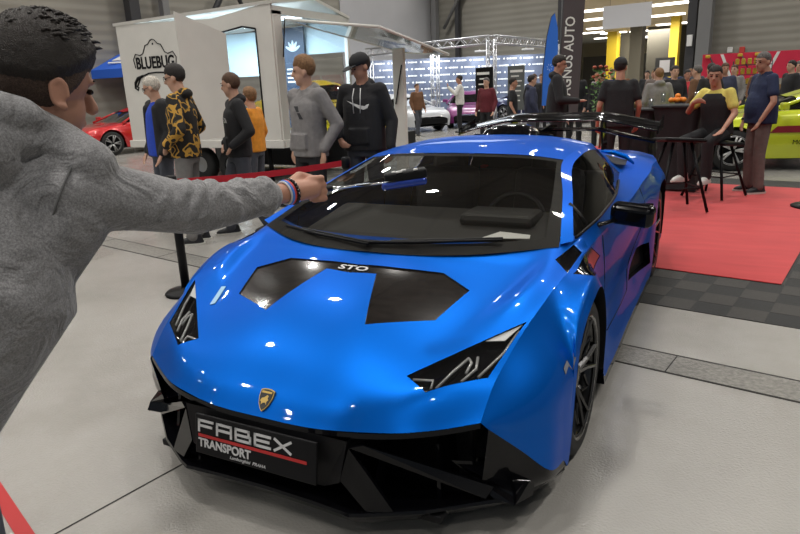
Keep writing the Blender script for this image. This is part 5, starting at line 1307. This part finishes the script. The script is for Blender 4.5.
# ================================================================== OTHER CARS
def bg_car(name, label, x, y, rz, col, L=4.4, W=1.85, Hh=1.25, cat='car', low=False, decals=None, z=0, wheelcol=(.35,.35,.35), hood=.80):
    t = thing(name, label, cat, (x, y, z), R(rz)); pm = mat('paint_'+label.split()[0]+'_'+name, col, .3, .1, 1)
    a = L/2; w2 = W/2
    ys = [-a, -a+.06, -a+.35, -a+.9, -a+1.35, -a+2.2, -a+3.0, -a+3.7, a-.25, a-.04, a]
    zh = [.48, .62, hood-.06, hood, hood+.06, hood+.08, hood+.10, hood+.10, hood+.06, .80, .55]
    wd = [.72, .86, .95, .98, .98, .97, .98, .99, .95, .88, .80]
    for sd in (1, -1):
        rows = []
        for y_, z_, k in zip(ys, zh, wd):
            x_ = w2*k; rows.append([(0, y_, z_+.02), (x_*.6*sd, y_, z_+.015), (x_*.93*sd, y_, z_-.04), (x_*sd, y_, z_*.62+.10), (x_*.985*sd, y_, .34), (x_*.96*sd, y_, .20)])
        P_ = Patch(rows); vs = np.linspace(0, P_.tv[-1], 70); us = np.linspace(0, P_.tu[-1], 22); X_ = P_.grid(vs, us)
        for cy in (-a+.82, a-.85):   # wheel arches pulled up from the lower edge
            d = np.sqrt((X_[..., 1]-cy)**2 + (X_[..., 2]-.33)**2); msk = (d < .375) & (np.abs(X_[..., 0]) > w2*.5)
            X_[..., 2][msk] = .33+np.sqrt(np.maximum(0, .375**2-(X_[..., 1][msk]-cy)**2))
        V, Fs = grid_mesh(X_, sd > 0); mb = MB(); mb.add(V, Fs, pm, True); mb.build('body_side', pm, t)
    cab = []
    for y_, z_, wx in ((-a+1.20, hood+.05, .74), (-a+1.75, Hh-.12, .62), (-a+2.15, Hh-.005, .56), (-a+2.7, Hh, .56), (-a+3.2, Hh-.07, .56), (-a+3.85, hood+.12, .60)):
        cab.append([(-wx-.12, y_, hood+.03), (-wx, y_, z_-.06), (-wx*.8, y_, z_-.01), (0, y_, z_), (wx*.8, y_, z_-.01), (wx, y_, z_-.06), (wx+.12, y_, hood+.03)])
    P_ = Patch(cab); V, Fs = grid_mesh(P_.grid(np.linspace(0, P_.tv[-1], 30), np.linspace(0, P_.tu[-1], 24))); mb = MB(); mb.add(V, Fs, dark_glass, True); mb.build('window', dark_glass, t)
    rf = [[(px_*1.01, py_, pz_+.012) for (px_, py_, pz_) in row[1:6]] for row in cab[1:5]]
    P_ = Patch(rf); V, Fs = grid_mesh(P_.grid(np.linspace(0, P_.tv[-1], 16), np.linspace(0, P_.tu[-1], 14))); mb = MB(); mb.add(V, Fs, pm, True); mb.build('roof', pm, t)
    for sd in (1, -1):
        MB().tube([((.86)*sd, -a+1.20, hood+.06), ((.60)*sd*1.03, -a+1.75, Hh-.16), ((.56)*sd*1.03, -a+2.15, Hh-.06)], .03, 6, pm).build('window_pillar', pm, t)
        MB().tube([(.57*sd, -a+3.1, Hh-.10), (.66*sd, -a+3.85, hood+.10)], .06, 6, pm).build('window_pillar', pm, t)
        MB().bbox((w2*.62*sd, -a+.20, .60), (.36, .22, .10), .03, mat('lamp_clear', (.6,.62,.65), .1, .3), rot=(R(30),0,R(20)*sd)).build('headlight', None, t)
        MB().bbox((w2*1.06*sd, -a+1.45, hood+.16), (.20,.10,.12), .03, pm).build('door_mirror', pm, t)
        for cy in (-a+.82, a-.85):
            wh = bpy.data.objects.new('wheel', None); COL.objects.link(wh); wh.parent = t
            M0 = Matrix.Translation((w2*.86*sd, cy, .33)) @ (Matrix.Identity(4) if sd > 0 else Matrix.Rotation(math.pi, 4, 'Z'))
            MB().lathe([(.22,-.1),(.30,-.11),(.33,-.07),(.33,.07),(.30,.11),(.22,.1)], 32, rubber, axis='X', M=M0).build('tyre', rubber, wh)
            wm = mat('wheel_metal_%.2f' % wheelcol[0], wheelcol, .3, .7); m_ = MB().lathe([(.22,.10),(.20,.04),(.001,.02)], 28, satin_black, axis='X', M=M0)
            for k in range(5):
                q = 2*math.pi*k/5
                for e in (-.16, .16): m_.tube([(.08, .03*math.cos(q), .03*math.sin(q)), (.095, .22*math.cos(q+e), .22*math.sin(q+e))], .018, 5, wm, M=M0)
            m_.lathe([(.21,.09),(.235,.105),(.235,.09)], 28, wm, axis='X', M=M0).build('rim', wm, wh)
            arch = MB(); arch.lathe([(.001,-.02),(.325,-.02),(.325,.05)], 24, satin_black, axis='X', M=M0 @ Matrix.Translation((-.10,0,0))); arch.build('arch_liner', satin_black, t)
    MB().bbox((0,-a+.06,.36), (W*.72,.10,.20), .03, satin_black).box((0,0,.20), (W*.86,L*.92,.04), satin_black).build('front_grille', satin_black, t)
    MB().bbox((0,a-.02,.50), (W*.7,.06,.25), .02, satin_black).build('rear_panel', satin_black, t)
    return t
bg_car('show_car', 'red sports car far off at the left edge behind the trailer', -14.3, 11.4, -12, (.55,.012,.015))
bg_car('show_car', 'bright yellow sports car seen through the open trailer side', -8.0, 11.4, 62, (.72,.55,.01), Hh=1.32, z=.42)
bg_car('show_car', 'pale silver show car in the lit booth', -9.3, 18.9, 55, (.55,.57,.60), Hh=1.25)
bg_car('show_car', 'small pink and purple show car in the lit booth beside the white-jacketed person', -7.35, 20.9, 22, (.22,.03,.17), L=3.6, W=1.7)
bg_car('show_car', 'dark show car deep in the lit booth, mostly hidden by visitors', -4.9, 22.6, 60, (.02,.03,.08))
rc = bg_car('race_car', 'acid yellow and grey race car with dark red stripe at the right edge', 2.80, 10.2, -78, (.55,.62,.02), L=4.6, W=1.95, Hh=1.22, wheelcol=(.6,.6,.6), hood=.84)
# livery panels on the flank facing the carpet
gm = mat('livery_grey', (.33,.34,.36), .4); rdm = mat('livery_red', (.22,.01,.02), .4)
for sd in (1, -1):
    lv = MB(); X0 = .972*sd
    lv.add([(X0,-.05,.30),(X0,1.1,.30),(X0,1.0,.60),(X0,.15,.60)], [(0,1,2,3)], gm); lv.build('livery_panel', gm, rc)
    lv = MB(); lv.add([(X0*1.003,-1.0,.60),(X0*1.003,1.3,.60),(X0*1.003,1.3,.72),(X0*1.003,-.9,.70)], [(0,1,2,3)], rdm); lv.build('livery_stripe', rdm, rc)
    text_obj('livery_lettering', 'RACING', .09, white_m, rc, basis((X0*1.008, .1, .655), (0, sd, 0), (0, 0, 1)), depth=.004)
    text_obj('livery_lettering', 'MOTUL', .10, satin_black, rc, basis((X0*1.008, -.5, .45), (0, sd, 0), (0, 0, 1)), depth=.004)
MB().plate([(-.85,2.1,1.20),(.85,2.1,1.20),(.85,2.4,1.24),(-.85,2.4,1.24)], .025, satin_black).plate([(.5,2.1,.85),(.5,2.3,.85),(.5,2.35,1.22),(.5,2.15,1.20)], .02, satin_black).plate([(-.5,2.1,.85),(-.5,2.3,.85),(-.5,2.35,1.22),(-.5,2.15,1.20)], .02, satin_black).build('rear_wing', satin_black, rc)

MB_ = MB().bbox((-8.0,11.4,.209), (4.3,2.9,.42), .03, satin_black).build('display_platform'); tag(MB_, 'low black display platform carrying the bright yellow sports car', 'platform')

# ================================================================== WHITE EXHIBITION TRAILER
tw = mat('trailer_white', (.62, .60, .56), .45, noise=.05, nscale=2, bump=.15, bscale=5); tfl = mat('trailer_floor', (.30,.30,.30), .5)
tr = thing('exhibition_trailer', 'white exhibition trailer with lit window and black hide-shaped logo on its side', 'trailer', (0, 0, 0))
YF, YB, XL, XR, ZB = 6.1, 8.4, -8.55, -5.10, .74
def ypoly(pts, y, th, m, mb):   # upright panel in the XZ plane
    mb.plate([(x, y, z) for x, z in pts], th, m)
mb = MB(); ypoly([(XL,ZB),(-6.30,ZB),(-6.30,2.72),(XL,2.79)], YF, .05, tw, mb); ypoly([(-6.30,2.47),(-5.68,2.55),(-5.42,2.50),(-5.42,2.83),(-6.30,2.72)], YF, .05, tw, mb)
ypoly([(-5.42,ZB),(XR,ZB),(XR,2.86),(-5.42,2.83)], YF, .05, tw, mb); ypoly([(-6.30,ZB),(-5.42,ZB),(-5.42,.88),(-6.30,.86)], YF, .05, tw, mb)
mb.plate([(XL,YF,ZB),(XL,YB,ZB),(XL,YB,2.7),(XL,(YF+YB)/2,2.95),(XL,YF,2.79)], .05, tw); mb.build('wall', tw, tr)
mb = MB(); mb.plate([(XL-.05,YF-.04,2.79),(XR+.05,YF-.04,2.87),(XR+.05,(YF+YB)/2,3.02),(XL-.05,(YF+YB)/2,2.97)], .05, tw); mb.plate([(XL-.05,YB,2.72),(XR+.05,YB,2.80),(XR+.05,(YF+YB)/2,3.02),(XL-.05,(YF+YB)/2,2.97)], .05, tw); mb.build('roof', tw, tr)
MB().box(((XL+XR)/2,(YF+YB)/2,ZB-.05), (XR-XL+.05, YB-YF, .1), tfl).bbox(((XL+XR)/2,YF-.04,ZB-.05), (XR-XL+.1,.04,.13), .01, tw).bbox((XR+.04,(YF+YB)/2,ZB-.05), (.04,YB-YF,.13), .01, tw).build('chassis', tfl, tr)
inner = mat('trailer_interior', (.45,.58,.66), .5)
mb = MB(); ypoly([(XL,ZB),(-8.0,ZB),(-8.0,2.7),(XL,2.7)], YB, .04, inner, mb); ypoly([(-8.0,1.85),(-6.35,1.85),(-6.35,2.7),(-8.0,2.7)], YB, .04, inner, mb); ypoly([(-6.9,2.2),(XR,2.2),(XR,2.78),(-6.9,2.7)], YB, .04, inner, mb); mb.build('inner_wall', inner, tr)
MB().plate([(-6.28,YF+.01,.87),(-5.44,YF+.01,.89),(-5.44,YF+.01,2.49),(-5.68,YF+.01,2.53),(-6.28,YF+.01,2.45)], .008, clear_glass).build('window', clear_glass, tr)
blk = satin_black; mb = MB()
for a_, c_ in (((-6.30,.86),(-6.30,2.47)), ((-6.30,2.47),(-5.68,2.55)), ((-5.68,2.55),(-5.42,2.50)), ((-5.42,2.50),(-5.42,.88))): mb.tube([(a_[0],YF-.03,a_[1]), (c_[0],YF-.03,c_[1])], .014, 6, blk)
mb.build('window_frame', blk, tr)
ld = bpy.data.lights.new('trailer_strip_light', 'AREA'); ld.shape = 'RECTANGLE'; ld.size = 2.8; ld.size_y = .12; ld.energy = 260; ld.color = (.70, .88, 1)
lo = bpy.data.objects.new('trailer_strip_light', ld); COL.objects.link(lo); lo.location = (-6.8, 7.25, 2.70)
strip_m = mat('strip_glow', (1,1,1), .5, emit=(.72,.9,1), es=5); MB().bbox((-6.8,7.25,2.76), (2.9,.12,.05), .01, strip_m).bbox((-6.8,6.6,2.66), (2.9,.05,.04), .01, strip_m).build('strip_lamp', strip_m, tr)
# end opening with clear panes and shop-like poster board inside
mb = MB(); mb.box((XR,YB-.06,1.75), (.07,.07,2.0), tw); mb.box((XR,YF+.1,1.75), (.06,.2,2.0), tw); mb.box((XR,7.25,2.76), (.06,2.3,.12), tw); mb.build('end_frame', tw, tr)
MB().box((XR-.01,7.2,1.75), (.008,2.1,1.95), clear_glass).build('end_glazing', clear_glass, tr)
MB().tube([(XR+.06,6.35,2.65), (XR+.12,6.15,2.05)], .012, 6, blk).build('gas_strut', blk, tr)
ps = thing('leaf_poster', 'dark blue poster with pale leaf shape inside the trailer opening', 'poster', (-6.30, 8.30, .76))
MB().box((0,0,1.0), (.52,.03,1.9), mat('poster_navy', (.02,.04,.08), .5)).build('panel', None, ps)
mb = MB()
for a_ in (-60,-30,0,30,60): mb.ell((.10*math.sin(R(a_)),-.02,1.50+.12*math.cos(R(a_))), (.028,.006,.10), mat('leaf_print', (.5,.6,.65), .5), (0,R(a_),0), 10, 6)
for k_ in range(4): mb.box((0,-.02,1.18-k_*.08), (.36,.006,.03), white_m)
mb.build('print', None, ps)
# raised awning flap with its post
awn = glass_mat('awning_pane', (.62,.68,.62), .45, (.30,.31,.26), .05)
P4 = [(-5.02,6.35,2.62), (-3.02,5.75,2.33), (-2.95,8.1,2.02), (-4.6,9.6,2.20)]
MB().plate(P4, .02, awn).build('awning_flap', awn, tr)
mb = MB(); 
for i in range(4): mb.tube([P4[i], P4[(i+1) % 4]], .022, 6, tw)
mb.build('awning_frame', tw, tr)
MB().bbox((-3.42,7.12,1.06), (.20,.10,2.12), .015, tw).build('awning_post', tw, tr)
MB().tube([(-3.34,7.05,1.86), (-3.47,7.05,1.25)], .012, 6, blk).build('post_strut', blk, tr)
# open door panel
MB().plate([(-6.03,4.98,.85), (-5.69,5.66,.85), (-5.69,5.66,2.42), (-6.03,4.98,2.72)], .04, tw).build('door_panel', tw, tr)
for x_ in (-7.9, -5.7):
    for y_ in (6.5, 8.0): MB().tube([(x_,y_,0), (x_,y_,.66)], .04, 8, blk).build('support_leg', blk, tr)
for x_ in (-7.1, -6.4):
    MB().lathe([(.14,-.09),(.26,-.10),(.30,-.06),(.30,.06),(.26,.10),(.14,.09)], 28, rubber, axis='Y', M=Matrix.Translation((x_,6.35,.30))).lathe([(.14,-.07),(.001,-.05)], 20, mat('hub_grey',(.3,.3,.3),.4,.6), axis='Y', M=Matrix.Translation((x_,6.35,.30))).build('wheel', None, tr)
MB().box(((XL+XR)/2,YB-.1,.35), (XR-XL,.04,.60), dark_m).build('skirt', dark_m, tr)
# logo: stretched-hide outline, lettering and scroll
lg = MB(); LM = basis((-7.70, YF-.030, 2.08), (1,0,0), (0,0,1)) @ Matrix.Scale(.94, 4)
def lt(p): return LM @ Vector((p[0], p[1], 0))
hide = [(-.52,-.05),(-.55,.10),(-.48,.20),(-.36,.17),(-.28,.20),(-.20,.34),(-.12,.36),(-.06,.42),(0,.44),(.06,.42),(.12,.36),(.20,.34),(.28,.20),(.36,.17),(.48,.20),(.55,.10),(.52,-.05)]
lg.tube([lt(p) for p in hide], .009, 5, blk)
for s_ in (1,-1): lg.tube([lt((.36*s_,-.20)), lt((.50*s_,-.24)), lt((.58*s_,-.32)), lt((.60*s_,-.42)), lt((.54*s_,-.46)), lt((.51*s_,-.40))], [.022,.03,.026,.02,.015,.01], 6, blk)
lg.tube([lt((-.55,-.40)), lt((-.42,-.22)), lt((-.2,-.16)), lt((0,-.15)), lt((.2,-.16)), lt((.42,-.22)), lt((.55,-.40))], .014, 6, blk)
lg.ell(lt((0,.36)), (.018,.006,.018), blk); lg.build('logo', blk, tr)
text_obj('logo_lettering', 'BLUEBUG', .30, blk, tr, LM @ Matrix.Translation((0,.02,0)), xscale=.78, bold=.006, depth=.01)
tag(MB().tube([(-5.55,4.75,.12), (-5.95,6.0,.14)], .045, 8, mat('ramp_blue', (.01,.05,.35), .4)).build('lifting_bar', None), 'blue bar lying on the floor below the trailer window', 'bar')
ctr = MB().lathe([(.001,0),(.22,0),(.20,.26),(.001,.27)], 20, mat('bucket_olive', (.30,.24,.03), .6)).build('bucket', None, None, (-5.05,3.55,0)); tag(ctr, 'olive yellow bucket on the floor behind the camouflage hoodie', 'bucket')

# ================================================================== BLUE TENT
tb = mat('tent_blue', (.02,.12,.62), .6, bump=.2, bscale=4); tn = thing('tent', 'blue pop-up canopy with white print far off at the left', 'tent', (-17.0, 13.6, 0))
W_ = 1.45; mb = MB(); ap = (0,0,3.15)
for k in range(4):
    c = [(-W_,-W_),(W_,-W_),(W_,W_),(-W_,W_)]; p, q = c[k], c[(k+1) % 4]
    mb.plate([(p[0],p[1],2.42), (q[0],q[1],2.42), ap], .015, tb); mb.plate([(p[0],p[1],2.16), (q[0],q[1],2.16), (q[0],q[1],2.42), (p[0],p[1],2.42)], .015, tb)
mb.build('canopy', tb, tn)
for x_ in (-1.4,1.4):
    for y_ in (-1.4,1.4): MB().tube([(x_,y_,0),(x_,y_,2.4)], .03, 6, white_m).build('leg', white_m, tn)
cn_ = basis((.9,-1.05,2.68), (1,.35,0), (0,.62,.6)); MB().prism([(-.35,-.12),(.30,-.12),(.30,-.06),(-.35,-.06)], .03, white_m, M=cn_).prism([(-.25,0),(0,.18),(.12,0),(.22,.12),(.24,.0)], .03, white_m, M=cn_).build('print', white_m, tn)

# ================================================================== LIT BOOTH WITH TRUSS
tm_ = mat('truss_aluminium', (.55,.55,.56), .35, .7)
def truss(parent, a, b_, s=.26, n=None, name='truss_beam'):
    a, b_ = Vector(a), Vector(b_); d = b_-a; L = d.length; t = d.normalized(); u = Vector((0,0,1)) if abs(t.z) < .9 else Vector((1,0,0)); sd = t.cross(u).normalized(); u = sd.cross(t)
    n = n or int(L/s/1.2); mb = MB(); cs_ = [sd*s/2+u*s/2, -sd*s/2+u*s/2, -sd*s/2-u*s/2, sd*s/2-u*s/2]
    for c in cs_: mb.tube([a+c, b_+c], .026, 6, tm_)
    for k in range(n):
        p, q = a+d*k/n, a+d*(k+1)/n
        for i in range(4):
            c0, c1 = cs_[i], cs_[(i+1) % 4]
            if k % 2: c0, c1 = c1, c0
            mb.tube([p+c0, q+c1], .014, 5, tm_)
    return mb.build(name, tm_, parent)
tg = thing('truss_frame', 'silver aluminium truss frame standing around the lit booth', 'truss', (0, 0, 0))
K, TL, TR_ = (-6.1,19.8,2.98), (-12.3,22.1,2.98), (-5.2,25.4,2.98)
truss(tg, K, TL); truss(tg, K, TR_)
for p in ((-12.3,22.1), (-9.6,22.9), (-6.1,19.8), (-5.2,25.4)): truss(tg, (p[0],p[1],0), (p[0],p[1],2.98), name='truss_column')
bdm, nt, b = node_mat('booth_backdrop', .5)
tc = nt.nodes.new('ShaderNodeTexCoord'); n = nt.nodes.new('ShaderNodeTexNoise'); n.inputs['Scale'].default_value = 3; nt.links.new(tc.outputs['Object'], n.inputs['Vector'])
nt.links.new(ramp(nt, n.outputs['Fac'], [(.07,.085,.13),(.12,.14,.20)], [.3,.7]), b.inputs['Base Color'])
bk_ = thing('booth_backdrop', 'slate blue booth wall with repeated rows of white lettering', 'backdrop', (0, 0, 0))
BA, BB = Vector((-12.6,22.6,0)), Vector((-5.3,26.3,0)); bd_ = (BB-BA); bt = bd_.normalized(); BM_ = basis(BA, bt, (0,0,1)); BL = bd_.length
MB().box((BL/2,1.33,-.05), (BL,2.66,.08), bdm, M=BM_).build('panel', bdm, bk_)
mb = MB(); rnd = random.Random(4)
for r_ in range(9):
    x = .1 + (r_ % 2)*.35
    while x < BL-.9:
        mb.prism([(x,.0),(x+.05,.05),(x+.10,.0),(x+.05,-.05)], .012, white_m, M=BM_ @ Matrix.Translation((0,.28+r_*.28,0))); x += .16
        for k in range(7): w_ = rnd.uniform(.05,.075); mb.box((x+w_/2,.28+r_*.28,.005), (w_*.75,rnd.choice((.05,.07,.06)),.012), white_m, M=BM_); x += w_
        x += .12
mb.build('print', white_m, bk_)
for i, (f, e) in enumerate(((.12,60),(.35,60),(.58,60),(.82,60))):
    p = BA.lerp(BB, f)+Vector((bt.y,-bt.x,0))*.95; ld = bpy.data.lights.new('booth_spot_light', 'AREA'); ld.size = .5; ld.energy = e; ld.color = (.86,.93,1)
    lo = bpy.data.objects.new('booth_spot_light', ld); COL.objects.link(lo); lo.location = (p.x, p.y, 2.75); lo.rotation_euler = (R(20), 0, math.atan2(bt.y, bt.x))
    t_ = thing('booth_spotlight', ['leftmost', 'second from left', 'third from left', 'rightmost'][i]+' white spotlight bar above the slate blue booth wall', 'spotlight', (p.x, p.y, 2.82), math.atan2(bt.y, bt.x))
    MB().bbox((0,0,0), (.5,.14,.07), .02, white_m).build('housing', white_m, t_); MB().tube([(0,0,.03),(0,.5,.10)], .015, 6, tm_).build('arm', tm_, t_)
booth_l = bpy.data.lights.new('booth_light', 'AREA'); booth_l.size = 4; booth_l.energy = 230; booth_l.color = (.85,.92,1); lo = bpy.data.objects.new('booth_light', booth_l); COL.objects.link(lo); lo.location = (-7.8,21.0,5.5)
def board(label, x, y, rz, w_, h, z0, m, rows, seed):
    t = thing('price_board', label, 'sign', (x, y, 0), R(rz)); MB().bbox((0,0,z0+h/2), (w_,.04,h), .008, m).build('panel', m, t)
    for s_ in (1,-1): MB().tube([(w_*.3*s_,.03,0),(w_*.3*s_,.03,z0+.1)], .015, 6, tm_).build('foot', tm_, t)
    mb = MB(); rn = random.Random(seed)
    for r_ in range(rows): mb.box((rn.uniform(-.03,.03),-.024,z0+h-.16-r_*(h-.3)/rows), (w_*rn.uniform(.45,.78),.004,.035 if r_ else .07), white_m)
    mb.build('print', white_m, t)
board('black price board with white lines standing in front of the lit booth', -4.72, 15.05, -22, .62, 1.45, .50, satin_black, 8, 1)
board('narrow grey price board right of the black one at the booth', -4.35, 16.9, -22, .62, 1.3, .70, mat('board_grey', (.10,.11,.11), .5), 7, 2)

# ================================================================== FLAGS, BANNERS, PLANT
fb_ = mat('flag_blue', (.02,.14,.60), .6, bump=.2, bscale=6); ff = thing('feather_flag', 'blue feather flag with faint white emblem rising behind the visitors', 'flag', (-2.75, 14.4, 0))
pts = [(-.02,.9),(.27,.9),(.32,1.6),(.36,2.3),(.34,2.8),(.26,3.14),(.18,3.06),(.08,2.6),(.0,1.8)]
FM_ = basis((-.15,0,0), (.9,.42,0), (0,0,1)); MB().prism(pts, .012, fb_, M=FM_).build('cloth', fb_, ff)
MB().tube([FM_ @ Vector(p) for p in ((-.03,0,0),(-.03,.9,0),(-.01,1.8,0),(.07,2.6,0),(.17,3.06,0),(.27,3.17,0))], .012, 6, dark_m).build('pole', dark_m, ff); MB().lathe([(.001,0),(.25,0),(.24,.03),(.02,.05)], 20, dark_m, M=Matrix.Translation((-.17,0,0))).build('base', dark_m, ff)
mb = MB()
for k in range(7): q = 2*math.pi*k/7; mb.prism([(.16+.02*math.cos(q)+.05*math.cos(q),1.85+.07*math.sin(q)), (.16+.08*math.cos(q+.3),1.85+.10*math.sin(q+.3)), (.16+.03*math.cos(q+.6),1.85+.04*math.sin(q+.6))], .018, mat('flag_print', (.35,.5,.8), .6), M=FM_)
mb.build('emblem', None, ff)
bn_m = mat('banner_dark', (.07,.055,.06), .6, bump=.2, bscale=5); bn = thing('leaning_banner', 'tall dark leaning banner with white vertical lettering beside the doorway', 'banner', (-1.45, 10.35, 0))
NM = basis((0,0,0), (.88,.42,0), (.14,.07,1)); MB().prism([(-.12,.75),(.26,.75),(.34,3.35),(-.06,3.35)], .02, bn_m, M=NM).build('cloth', bn_m, bn)
MB().tube([NM @ Vector((-.14,0,0)), NM @ Vector((-.08,3.4,0))], .014, 6, dark_m).build('pole', dark_m, bn); MB().bbox((0,0,.03), (.6,.4,.05), .01, dark_m).build('base', dark_m, bn)
text_obj('lettering', 'AGNUS AUTO', .255, white_m, bn, NM @ Matrix.Translation((.05,1.95,.024)) @ Matrix.Rotation(R(88), 4, 'Z'), bold=.003, depth=.006, xscale=.88)
leaf = mat('leaf_green', (.07,.17,.03), .5); pn = thing('potted_plant', 'green leafy plant with reddish flowers beside the leaning banner', 'plant', (-.52, 8.95, 0))
MB().lathe([(.001,0),(.15,0),(.19,.38),(.17,.38),(.14,.34),(.001,.34)], 20, mat('pot_red', (.45,.02,.02), .5)).build('pot', None, pn); MB().tube([(0,0,.3),(.02,0,.9),(0,.02,1.35)], .02, 6, mat('stem_brown', (.10,.06,.03), .8)).build('stem', None, pn)
mb = MB(); rnd = random.Random(9)
for k in range(150):
    c = Vector((rnd.gauss(0,.10), rnd.gauss(0,.10), rnd.uniform(1.0,1.68))); M_ = Matrix.Translation(c) @ Euler((rnd.uniform(-1,1), rnd.uniform(-1,1), rnd.uniform(0,6.3))).to_matrix().to_4x4()
    mb.add([(0,0,0),(.022,.035,.008),(0,.085,0),(-.022,.035,.008)], [(0,1,2,3)], leaf, False, M_)
fo = mb.build('foliage', leaf, pn); fo['kind'] = 'stuff'
mb = MB(); 
for k in range(9): mb.ell((rnd.gauss(0,.09),rnd.gauss(0,.09),rnd.uniform(1.55,1.78)), (.035,.035,.025), mat('flower_rust', (.35,.07,.03), .6), None, 8, 6)
mb.build('flowers', None, pn)
# red stall banner at the back right
rb = mat('banner_red', (.62,.018,.06), .55, noise=.06, nscale=2); sb = thing('stall_banner', 'long red banner with slanted white stripes above the merchandise stall', 'banner', (0, 0, 0))
SA, SB_ = Vector((.60,20.75,0)), Vector((4.3,20.9,0)); st_ = (SB_-SA).normalized(); SM_ = basis(SA, st_, (0,0,1))
MB().box((1.85,1.72,0), (3.7,.80,.03), rb, M=SM_).build('cloth', rb, sb)
mb = MB()
for x0 in (.50, 2.05, 3.1): mb.prism([(x0,2.10),(x0+.09,2.10),(x0+.32*(1 if x0 < 1 else -1)+.09,1.34),(x0+.32*(1 if x0 < 1 else -1),1.34)], .03, white_m, M=SM_)
mb.build('stripe', white_m, sb)
for x0 in (.05, 1.85, 3.65): MB().box((x0,1.05,-.05), (.05,2.1,.05), dark_m, M=SM_).build('pole', dark_m, sb)
for i, x0 in enumerate((.25, 1.15, 1.62)):
    p = SM_ @ Vector((x0,2.05,.12)); t_ = thing('clamp_lamp', ['left', 'middle', 'right'][i]+' clamp lamp with yellow head on the red stall banner', 'lamp', tuple(p))
    MB().bbox((-.10,0,0), (.14,.10,.09), .02, mat('lamp_yellow', (.55,.38,.03), .5)).build('head', None, t_); MB().tube([(-.05,0,0),(.14,.0,-.38)], .02, 6, dark_m).build('arm', dark_m, t_)
stl = thing('stall_counter', 'dark merchandise counter beneath the red stall banner', 'counter', (2.35, 18.2, 0), R(-3))
MB().bbox((0,0,.45), (3.6,.6,.88), .02, dark_m).build('body', dark_m, stl); MB().bbox((0,0,.91), (3.7,.7,.04), .01, mat('counter_top', (.25,.24,.22), .5)).build('counter_top', None, stl)
rk = thing('merchandise_rack', 'dark shelf rack filled with small yellow packets on the stall counter', 'rack', (1.95, 18.15, .93), R(-3))
for z in (0, .26, .52, .78): MB().box((0,0,z+.01), (.95,.28,.02), dark_m).build('shelf', dark_m, rk)
for x_ in (-.47,.47): MB().box((x_,0,.45), (.02,.28,.9), dark_m).build('side_panel', dark_m, rk)
ORD = ['leftmost','second from left','third from left','third from right','second from right','rightmost']; SHF = {0:'bottom',.26:'second lowest',.52:'second highest',.78:'top'}
proto = None; pm_ = mat('packet_yellow', (.50,.33,.03), .4, noise=.3, nscale=9)
for z in (0,.26,.52,.78):
    for k in range(6):
        if proto is None:
            o = proto = MB().bbox((0,0,.085), (.10,.08,.16), .02, pm_).build('packet', pm_); tag(o, 'small yellow packet standing on the dark merchandise rack', 'packet', 'yellow packets on the merchandise rack')
        else: o = proto.copy(); COL.objects.link(o)
        o['label'] = 'small yellow packet, %s on the %s shelf of the merchandise rack' % (ORD[k], SHF[z])
        o.location = (1.95+(-.38+k*.15)*math.cos(R(-3)), 18.12, .95+z+.002)
for i, (x_, w_, h_, lb) in enumerate(((1.15,.55,.22,'white carton at the left end of the stall counter'), (3.35,.8,.35,'wide white carton at the right end of the stall counter'), (2.75,.35,.25,'small brown carton between rack and wide white carton'))):
    tag(MB().bbox((0,0,h_/2), (w_,.35,h_), .01, white_m if i < 2 else mat('carton_brown', (.22,.13,.06), .7)).build('carton', None, None, (x_, 18.2, .932)), lb, 'box')
